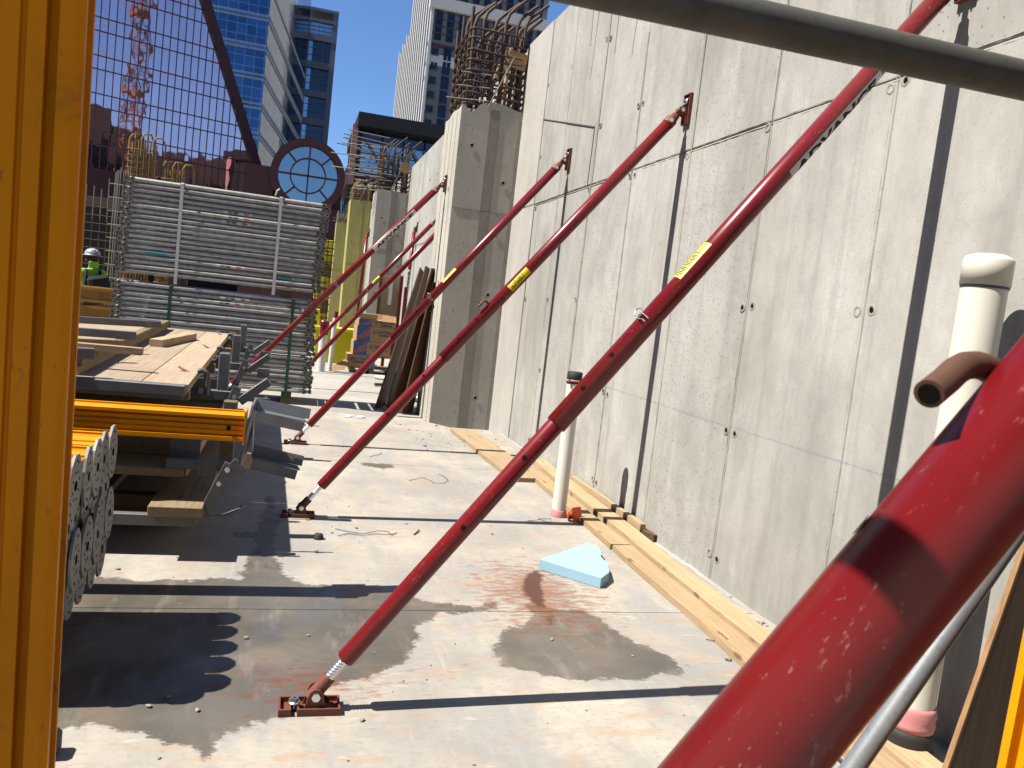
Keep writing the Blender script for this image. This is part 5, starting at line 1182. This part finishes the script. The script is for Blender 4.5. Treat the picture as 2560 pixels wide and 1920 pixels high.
for q, s in [((790, 1381), .018), ((904, 1802), .014), ((420, 1745), .012), ((372, 1768), .014), ((494, 1778), .013), ((617, 1597), .014), ((770, 1590), .01), ((1015, 1310), .014), ((830, 1333), .012), ((890, 1321), .014), ((1820, 1650), .022), ((295, 1424), .014), ((1380, 1600), .012), ((1062, 1116), .022), ((1090, 1065), .022), ((1000, 1062), .016), ((1230, 1336), .012)]: peb(fl(*q), s)
for k in range(150):
    x = rnd.uniform(-.6, 2.6); y = rnd.uniform(2.2, 9.6); peb(Vector((x, y, 0)), rnd.uniform(.003, .008))
for k in range(90): peb(Vector((rnd.uniform(1.5, 2.76), rnd.uniform(8.6, 10.2), 0)) if k % 2 else Vector((WX-abs(rnd.gauss(0, .06))-.02, rnd.uniform(2.3, 9.5), 0)), rnd.uniform(.005, .016))
tag(obj('grit', mb, stripc), 'scattered concrete grit and crumbs on the floor', 'grit', kind='stuff')
for i, q in enumerate([(857, 1043), (888, 1045), (700, 1052)]):
    c = fl(*q); mb = MB(); mb.prism([(0, 0), (.09, .02), (.14, .10), (.05, .14)], c+Vector((0, 0, .004)), (1, 0, 0), (0, 1, .12), .003); tag(obj('paper_scrap', mb, [white, stk_w, cardb][i], at=c), ['white paper scrap on the far floor', 'pale paper scrap right of the white one', 'brown paper scrap at the shadow edge'][i], 'paper')

# ================================================================== BACKGROUND BUILDINGS
# --- A: glass pyramid front with maroon mullions
nA = Vector((.375, -.927, 0)).normalized(); uA = Vector((.927, .375, 0)).normalized(); PA = onY(450, 430, 72)
hA = lambda x, y: hit(x, y, PA, nA)
uz = lambda p: ((p-PA).dot(uA), p.z)
W_A = lambda u, z, o=0: PA+uA*u+Vector((0, 0, z-PA.z))+nA*o
e0 = uz(hA(512, 0)); e1 = uz(hA(664, 490))
edge_u = lambda z: e0[0]+(e1[0]-e0[0])*(z-e0[1])/(e1[1]-e0[1])
bA = thing('glass_pyramid', 'lavender mirror-glass building with maroon mullions and sloping maroon edge', 'building', (PA.x, PA.y, 0))
du = uz(hA(264.9, 160))[0]-uz(hA(244.3, 160))[0]
us0 = uz(hA(244.3, 160))[0]-6*du
zl = [uz(hA(250, y))[1] for y in (43, 76, 138, 172.5, 234, 269)]
tall = ((zl[1]-zl[2])+(zl[3]-zl[4]))/2; short = ((zl[0]-zl[1])+(zl[2]-zl[3])+(zl[4]-zl[5]))/3
rowsz = [zl[5]]; k = 0
zbase = uz(hA(450, 440))[1]
while rowsz[-1] > zbase: rowsz.append(rowsz[-1]-(tall if k % 2 == 0 else short)); k += 1
rowsz = rowsz[::-1]; k = 0
while rowsz[-1] < uz(hA(300, -60))[1]: rowsz.append(rowsz[-1]+(short if abs(rowsz[-1]-zl[5]) < .01 or (k % 2 == 0 and rowsz[-1] > zl[5]-.01) else tall)); k += 1
ncol = int((edge_u(rowsz[0])-us0)/du)+1
angA = math.atan2(uA.y, uA.x)
def clip_poly(q):
    out = []
    f = lambda p: edge_u(p[1])-.15-p[0]
    for i in range(len(q)):
        a, b = q[i], q[(i+1) % len(q)]; fa, fb = f(a), f(b)
        if fa >= 0: out.append(a)
        if (fa >= 0) != (fb >= 0): t = fa/(fa-fb); out.append((a[0]+(b[0]-a[0])*t, a[1]+(b[1]-a[1])*t))
    return out
pane_cache = {}
for r_ in range(len(rowsz)-1):
    z0, z1 = rowsz[r_], rowsz[r_+1]
    for c_ in range(ncol):
        u0, u1 = us0+c_*du, us0+(c_+1)*du; q = clip_poly([(u0, z0), (u1, z0), (u1, z1), (u0, z1)])
        if len(q) < 3: continue
        cu_, cz_ = sum(p[0] for p in q)/len(q), sum(p[1] for p in q)/len(q)
        key = round(z1-z0, 2) if len(q) == 4 and max(p[0] for p in q) > u1-.001 and min(p[1] for p in q) < z0+.001 else None
        if key in pane_cache and key is not None: me = pane_cache[key]
        else:
            me = bpy.data.meshes.new('pane'); me.from_pydata([(p[0]-cu_, 0, p[1]-cz_) for p in q], [], [tuple(range(len(q)))]); me.materials.append(g_lav)
            if key is not None: pane_cache[key] = me
        inst('pane', me, bA, W_A(cu_, cz_), (R(random.gauss(0, .10)), 0, angA+R(random.gauss(0, .14))))
for c_ in range(ncol+1):
    u = us0+c_*du; zt = rowsz[-1]
    if edge_u(zt) < u: zt = e0[1]+(u-e0[0])*(e1[1]-e0[1])/(e1[0]-e0[0])
    if zt > rowsz[0]: mb = MB(); mb.bar(W_A(u, rowsz[0], .03), W_A(u, min(zt, rowsz[-1]), .03), .055, .07, up=tuple(nA)); obj('mullion', mb, redm, bA)
for z in rowsz:
    ue = edge_u(z); mb = MB(); mb.bar(W_A(us0, z, .03), W_A(ue, z, .03), .075, .075, up=tuple(nA)); obj('transom', mb, redm, bA)
mb = MB(); mb.bar(W_A(edge_u(60), 60, .1), W_A(edge_u(-1), -1, .1), .75, .4, up=tuple(nA)); obj('sloping_edge', mb, redb, bA)
mb = MB(); mb.bar(W_A(us0-3, rowsz[0]-1.3, .06), W_A(edge_u(rowsz[0]-1.3)+.3, rowsz[0]-1.3, .06), 2.6, .25, up=tuple(nA)); obj('plinth_band', mb, redb, bA)
mb = MB(); q = [W_A(us0-3, -.5, -.3), W_A(edge_u(-.5)-.3, -.5, -.3), W_A(edge_u(rowsz[-1])-.3, rowsz[-1], -.3), W_A(us0-3, rowsz[-1], -.3)]; bk = -nA*14
mb.add([*q, *[p+bk for p in q]], [(0, 1, 2, 3), (7, 6, 5, 4), (0, 4, 5, 1), (1, 5, 6, 2), (2, 6, 7, 3), (3, 7, 4, 0)]); obj('core', mb, mat_plain('dark_core', (.03, .022, .022), .8), bA)
# --- circle-window front
YC = 56; cc = onY(770, 440, YC); rad = (onY(862, 450, YC)-cc).length
bC = thing('round_window_front', 'maroon building front with one big round spoked window', 'building', (cc.x, YC, 0))
def ringm(r0, r1, y0, y1, n=48):
    mb = MB(); vs = []
    for i in range(n):
        a = 2*math.pi*i/n
        for r_, y in ((r1, y0), (r0, y0), (r0, y1), (r1, y1)): vs.append((cc.x+r_*math.cos(a), y, cc.z+r_*math.sin(a)))
    fs = []
    for i in range(n):
        for j in range(4): fs.append((i*4+j, i*4+(j+1) % 4, ((i+1) % n)*4+(j+1) % 4, ((i+1) % n)*4+j))
    mb.add(vs, fs); return mb
rg = rad*.82
obj('outer_ring', ringm(rg, rad, YC-.25, YC+.8), redb, bC); obj('inner_ring', ringm(rad*.455, rad*.49, YC-.1, YC+.02), redm, bC); obj('rim', ringm(rg*.97, rg*1.02, YC-.15, YC), redm, bC)
for k in range(8):
    a0, a1 = k*math.pi/4, (k+1)*math.pi/4
    for (r0, r1) in ((0, rad*.47), (rad*.47, rg)):
        if r0 == 0 and k % 2: continue
        aa1 = a0+math.pi/2 if r0 == 0 else a1; n = 8; pts = []
        for j in range(n+1): a = a0+(aa1-a0)*j/n; pts.append((cc.x+r1*math.cos(a), YC+.05, cc.z+r1*math.sin(a)))
        if r0 > 0:
            for j in range(n, -1, -1): a = a0+(aa1-a0)*j/n; pts.append((cc.x+r0*math.cos(a), YC+.05, cc.z+r0*math.sin(a)))
        else: pts.append((cc.x, YC+.05, cc.z))
        mb = MB(); mb.poly(pts); obj('pane', mb, g_pale, bC)
    ra = 0 if k % 2 == 0 else rad*.47; mb = MB(); mb.bar((cc.x+ra*math.cos(a0), YC-.03, cc.z+ra*math.sin(a0)), (cc.x+rg*math.cos(a0), YC-.03, cc.z+rg*math.sin(a0)), .10, .10, up=(0, 1, 0)); obj('spoke', mb, redm, bC)
mb = MB(); lx = onY(640, 430, YC).x
mb.span((cc.x-rad, YC+.1, -.5), (cc.x+rad, YC+9, cc.z-rg*.98)); mb.span((lx-.6, YC+.4, -.5), (cc.x-rad*.9, YC+9, cc.z+.3)); mb.span((cc.x-rad*.96, YC+.75, cc.z-rg), (cc.x+rad*.96, YC+9, cc.z)); obj('wall', mb, redb, bC)
# --- B: blue glass tower
YB = 104; YB2 = 143; x0 = onY(470, 100, YB).x; x1 = onY(668, 100, YB).x; x2 = onY(770, 100, YB2).x
bB = thing('blue_tower', 'tall blue glass tower with pale double floor bands behind the lavender glass', 'building', (x0, YB, 0))
pl_ = [(x0, YB), (x1, YB), (x2, YB2), (x2-6, YB2+14), (x0, YB2+14)]
mb = MB(); mb.prism(pl_, (0, 0, 0), (1, 0, 0), (0, 1, 0), onY(768, -25, YB2).z); obj('curtain_wall', mb, g_curtain, bB)
for y in (-30, 41, 52, 117, 128, 191, 202, 264, 275, 337, 348):
    z = onY(668, y, YB).z; mb = MB()
    for k in range(46):                                    # each pale spandrel panel of the left front
        xx = x0+(x1-x0)*k/46; w_ = (x1-x0)/46
        mb.span((xx+.05, YB-.12, z-.13), (xx+w_-.05, YB, z+.13))
    dv = (Vector((x2, YB2, 0))-Vector((x1, YB, 0))); nn = dv.normalized(); off = Vector((nn.y, -nn.x, 0))*.12
    for k in range(44): a = Vector((x1, YB, z))+dv*((k+.06)/44); b = Vector((x1, YB, z))+dv*((k+.94)/44); mb.bar(a+off*.5, b+off*.5, .26, .12, up=tuple(off))
    o = obj('spandrel_band', mb, mat_plain('spandrel_%d' % y, (.50, .58, .66), .35), bB); o['kind'] = 'stuff'
# --- C: slim framed tower
YS = 150; xl = onY(758, 200, YS).x; xr = onY(826, 200, YS).x
bS = thing('slim_tower', 'slim tower of stacked blue-grey frames with dark windows and open top frame', 'building', (xl, YS, 0))
lv = [onY(812, y, YS).z for y in (28, 55, 98, 168, 240, 310, 372, 445)]
for x in (xl, xr): 
    for y in (YS, YS+9): mb = MB(); mb.span((x-.45, y-.4, 0), (x+.45, y+.4, lv[0])); obj('post', mb, bluef, bS)
for i, z in enumerate(lv):
    mb = MB(); h_ = .45 if i < 2 else 1.1; mb.span((xl-.46, YS-.45, z-h_/2), (xr+.46, YS+9.4, z+h_/2)); obj('floor_frame', mb, bluef, bS)
for i in range(1, len(lv)-1):
    za, zb_ = lv[i+1]+.56, lv[i]-(.56 if i > 1 else .25); xm = xl+(xr-xl)*.24
    mb = MB(); mb.add([(xm, YS+.1, za), (xr-.45, YS+.1, za), (xr-.45, YS+.1, zb_), (xm, YS+.1, zb_)], [(0, 1, 2, 3)]); obj('pane', mb, g_pale if i == 1 else g_dark, bS)
    mb = MB(); mb.add([(xl+.45, YS+.1, za), (xm, YS+.1, za), (xm, YS+.1, zb_), (xl+.45, YS+.1, zb_)], [(0, 1, 2, 3)]); obj('pane', mb, g_pale, bS)
    mb = MB()
    for k in range(1, 4): xx = xm+(xr-xm)*k/4; mb.bar((xx, YS, za), (xx, YS, zb_), .07, .06)
    for k in range(1, 3): zz = za+(zb_-za)*k/3; mb.bar((xl+.45, YS, zz), (xr-.45, YS, zz), .06, .07)
    obj('glazing_bars', mb, bluef, bS)
mb = MB(); mb.span((xl+.4, YS+5, 0), (xr-.4, YS+8, lv[2])); obj('core', mb, g_dark, bS)
# --- D: grey stone tower
YD = 200; c0_ = onY(1058, 230, YD); XD = c0_.x; XR_ = onY(1368, 40, YD).x
back = onX(988, 244, XD); ztopD = 150
bD = thing('stone_tower', 'grey stone high-rise with dark windows and white ribbed sunlit side', 'building', (XD, YD, 0))
Yb1 = onX(1030, 54, XD).y
mb = MB(); mb.span((XD+.6, YD, 0), (XR_, Yb1, ztopD)); obj('wall', mb, stone, bD)
zlow = onX(1018, 97, XD).z
mb = MB(); mb.span((XD+.6, Yb1-.5, 0), (XR_-4, back.y, zlow)); obj('wing', mb, stone, bD)
nr = 15
mb = MB(); mb.span((XD+.45, YD+.3, 0), (XD+.62, back.y-.4, zlow)); mb.span((XD+.45, YD+.3, zlow), (XD+.62, Yb1-.3, ztopD)); obj('side_glass', mb, g_tow, bD)
for k in range(nr+1):
    y = YD+(back.y-YD)*(k/nr); zt = ztopD if y < Yb1+1 else zlow+1.5*(k % 2); mb = MB(); mb.span((XD-.05, y-.55, 0), (XD+.64, y+.75, zt)); obj('rib', mb, stone_l, bD)
for y in (108, 160, 196):
    z = hit(1066, y, (0, YD, 0), (0, 1, 0)).z; mb = MB(); mb.span((XD-.2, YD-.12, z-.5), (XR_, YD+.2, z+.4)); obj('string_course', mb, stone if y != 108 else redm, bD)
def z5(a, b): return onY(850+a*.1808, b*.1808, YD)
win = MB(); win.add([(-.5, 0, -.5), (.5, 0, -.5), (.5, 0, .5), (-.5, 0, .5)], [(0, 1, 2, 3)]); WM = win.mesh('window', g_tow)
fh = z5(1295, 910).z-z5(1283, 1110).z
def window(x, z, w_, h_, y=YD-.22):
    o = inst('window', WM, bD, (x, y, z)); o.scale = (w_, 1, h_); return o
SILL = MB(); SILL.span((-.5, -.45, -.5), (.5, .05, .5)); SM = SILL.mesh('sill', mat_plain('dark_stone', (.10, .10, .11), .8))
zc0 = z5(1295, 910).z; xw = z5(1295, 910).x-XD; xs_ = z5(1465, 950).x-XD
span = (xs_-xw)*2+.9
for r_ in range(-8, 2):
    z = zc0+r_*fh
    for g_ in range(6):
        xo = XD+span*g_
        for dx in (-.42, .42):
            if xo+xw+dx < XR_-1: window(xo+xw+dx, z, .70, fh*.46)
        if xo+xw < XR_-2: o = inst('sill', SM, bD, (xo+xw, YD, z-fh*.28)); o.scale = (1.9, 1, .22)
        for dx in (-.50, .50):
            if xo+xs_+dx < XR_-1: window(xo+xs_+dx, z-fh*.05, .86, fh*.90)
zu = z5(1300, 500).z; xu = z5(1370, 300).x; du_ = z5(1530, 320).x-xu
for r_ in range(0, 9):
    z = zu+r_*fh*.50
    for g_ in range(10):
        x = xu+g_*du_
        for dx in (-.42, .42):
            if x+dx < XR_-1: window(x+dx, z, .76, fh*.45)
        if x < XR_-3: o = inst('spandrel', SM, bD, (x-du_*.5, YD+.02, z+fh*.24)); o.scale = (1.2, .6, .2)
zcn = z5(1300, 50).z
mb = MB(); mb.span((XD-.6, YD-1.2, zcn-1.2), (XR_, YD+.2, zcn+1.4)); obj('cornice', mb, stone_l, bD)
mb = MB(); zc2 = z5(1250, 815).z; mb.span((XD-.1, YD-.2, zc2-1.3), (XD+9.5, YD+.1, zc2+1.3)); obj('stone_panel', mb, stone_l, bD)
# --- E: dark low building with deep fascia
YE = 62; xa = onY(884, 350, YE).x; xb = onY(1150, 350, YE).x
bE = thing('dark_pavilion', 'low dark building with black roof fascia and glass front above the wall', 'building', (xa, YE, 0))
zt = onY(898, 287, YE).z; zf_ = onY(894, 320, YE).z; zb_ = onY(885, 428, YE).z
mb = MB(); mb.span((xa+.15, YE-1.2, zf_), (xb+6, YE+12, zt)); obj('roof_fascia', mb, blackf, bE)
mb = MB(); mb.span((xa-.2, YE-.2, zb_-.9), (xb+6, YE+12, zb_)); obj('floor_beam', mb, redb, bE)
mb = MB(); mb.span((xa-.15, YE-.3, zb_-1.0), (xa+.25, YE+.2, zf_+.2)); obj('corner_post', mb, mat_plain('pink_post', (.45, .26, .22), .6), bE)
np_ = 5
for k in range(np_):
    x_0 = xa+.6+(xb-xa)*k/np_; x_1 = xa+.6+(xb-xa)*(k+1)/np_
    for (z0, z1) in ((zb_+.02, zb_+(zf_-zb_)*.45), (zb_+(zf_-zb_)*.47, zf_-.9), (zf_-.85, zf_)):
        mb = MB(); mb.add([(x_0, YE+.1, z0), (x_1-.12, YE+.1, z0), (x_1-.12, YE+.1, z1), (x_0, YE+.1, z1)], [(0, 1, 2, 3)]); obj('pane', mb, g_pale if z1 < zf_-.5 else g_dark, bE)
mb = MB()
for k in range(3): x_0 = xa+1.0+k*3.2; mb.bar((x_0, YE-.05, zf_-.9), (x_0+1.7, YE-.05, zb_), .22, .2); mb.bar((x_0+1.0, YE-.05, zf_-.9), (x_0+2.7, YE-.05, zb_), .22, .2)
obj('brace_bar', mb, bluef, bE)
mb = MB(); mb.span((xa+.3, YE+.3, 0), (xb+6, YE+12, zf_)); obj('core', mb, blackf, bE)
# --- F: far teal block
YF = 110; mb = MB(); a = onY(868, 400, YF); b = onY(905, 560, YF); bF = thing('teal_block', 'distant teal glass block between round window and dark pavilion', 'building', (a.x, YF, 0))
mb.span((a.x, YF, 0), (b.x+4, YF+12, a.z), .8); obj('wall', mb, g_pale, bF)
for k in range(9): mb = MB(); z = a.z-1.2-k*1.5; mb.span((a.x-.05, YF-.1, z), (b.x+4, YF-.02, z+.35)); obj('floor_band', mb, mat_plain('teal_band%d' % k, (.22, .36, .34), .5), bF)

# ---- behind the viewer: what the mirror glass reflects (tower crane, brown city blocks)
def refl(x, y, L):
    P = hA(x, y); d = (P-CAM).normalized(); r_ = d-nA*(2*d.dot(nA)); return P+r_*L
cr = refl(342, 200, 78); CRW = 0.95
ct = thing('tower_crane', 'orange lattice tower crane standing beyond the wall, mirrored in the lavender glass', 'crane', (cr.x, cr.y, 0))
for sx in (-1, 1):
    for sy in (-1, 1): mb = MB(); mb.bar((cr.x+sx*CRW, cr.y+sy*CRW, 0), (cr.x+sx*CRW, cr.y+sy*CRW, 70), .22, .22); obj('chord', mb, craneo, ct)
mb = MB()
for k in range(28):
    z = k*2.5; s = 1 if k % 2 else -1
    for (ax, ay, bx, by) in ((-1, -1, 1, -1), (1, -1, 1, 1), (1, 1, -1, 1), (-1, 1, -1, -1)):
        A0 = (cr.x+ax*CRW, cr.y+ay*CRW, z); B0 = (cr.x+bx*CRW, cr.y+by*CRW, z); A1 = (A0[0], A0[1], z+2.5); B1 = (B0[0], B0[1], z+2.5)
        mb.bar(A0, B0, .11, .11); mb.bar(A0 if s > 0 else B0, B1 if s > 0 else A1, .11, .11)
obj('lattice', mb, craneo, ct)
for z in (12.5, 30, 42): mb = MB(); mb.span((cr.x-CRW-.3, cr.y-CRW-.3, z), (cr.x+CRW+.3, cr.y+CRW+.3, z+.5)); obj('landing', mb, craneo, ct)
mb = MB(); mb.span((cr.x-2.2, cr.y-2.2, 52), (cr.x+2.2, cr.y+2.2, 55)); obj('cab', mb, craneo, ct)
for k, (pa, pb, yt, lab) in enumerate([(180, 270, 262, 'left'), (262, 345, 322, 'second'), (330, 480, 385, 'long low'), (470, 590, 392, 'right')]):
    A0 = refl(pa, yt, 150); B0 = refl(pb, yt, 150); dv = Vector((B0.x-A0.x, B0.y-A0.y, 0)); out = (Vector((A0.x, A0.y, 0))-Vector((0, 20, 0))).normalized()*18
    q = [Vector((A0.x, A0.y, 0)), Vector((B0.x, B0.y, 0)), Vector((B0.x, B0.y, 0))+out, Vector((A0.x, A0.y, 0))+out]; zt = (A0.z+B0.z)/2
    bb = thing('brown_block', f'brown city block behind the viewer, mirrored dark in the lavender glass, {lab} one', 'building', tuple(q[0]), 'city blocks behind the viewer')
    mb = MB(); mb.add([*q, *[p+Vector((0, 0, zt)) for p in q]], [(3, 2, 1, 0), (4, 5, 6, 7), (0, 1, 5, 4), (1, 2, 6, 5), (2, 3, 7, 6), (3, 0, 4, 7)]); obj('wall', mb, brick, bb)
    for j in range(5):
        p = q[0].lerp(q[1], (j+.5)/5)-out*.004; mb = MB(); mb.bar(p+Vector((0, 0, zt*.55)), p+Vector((0, 0, zt*.8)), 1.6, .15); obj('window', mb, g_dark, bb)

# ---- street blocks around the site, outside the picture, added to cut the sky fill
def city_block(x0, y0, x1, y1, h_, label, nfl, face):
    bb = thing('city_block', label, 'building', (x0, y0, 0), 'street blocks around the site')
    mb = MB(); mb.span((x0, y0, 0), (x1, y1, h_)); obj('wall', mb, brick if face == 'x' else stone, bb)
    mb = MB(); mb.span((x0-.4, y0-.4, h_), (x1+.4, y1+.4, h_+1)); obj('parapet', mb, stone, bb)
    for k in range(nfl):
        z = 3+k*(h_-4)/nfl; mb = MB()
        if face == 'x': mb.span((x1, y0+2, z), (x1+.1, y1-2, z+1.7))
        else: mb.span((x0+2, y1, z), (x1-2, y1+.1, z+1.7))
        obj('window_band', mb, g_dark, bb)
city_block(-62, -70, -40, -16, 40, 'brown street block left of the site, behind the viewer', 9, 'x')
city_block(-60, -12, -38, 34, 38, 'brown street block directly left of the site', 9, 'x')
city_block(-34, -72, 18, -48, 15, 'low grey street block straight behind the viewer', 4, 'y')
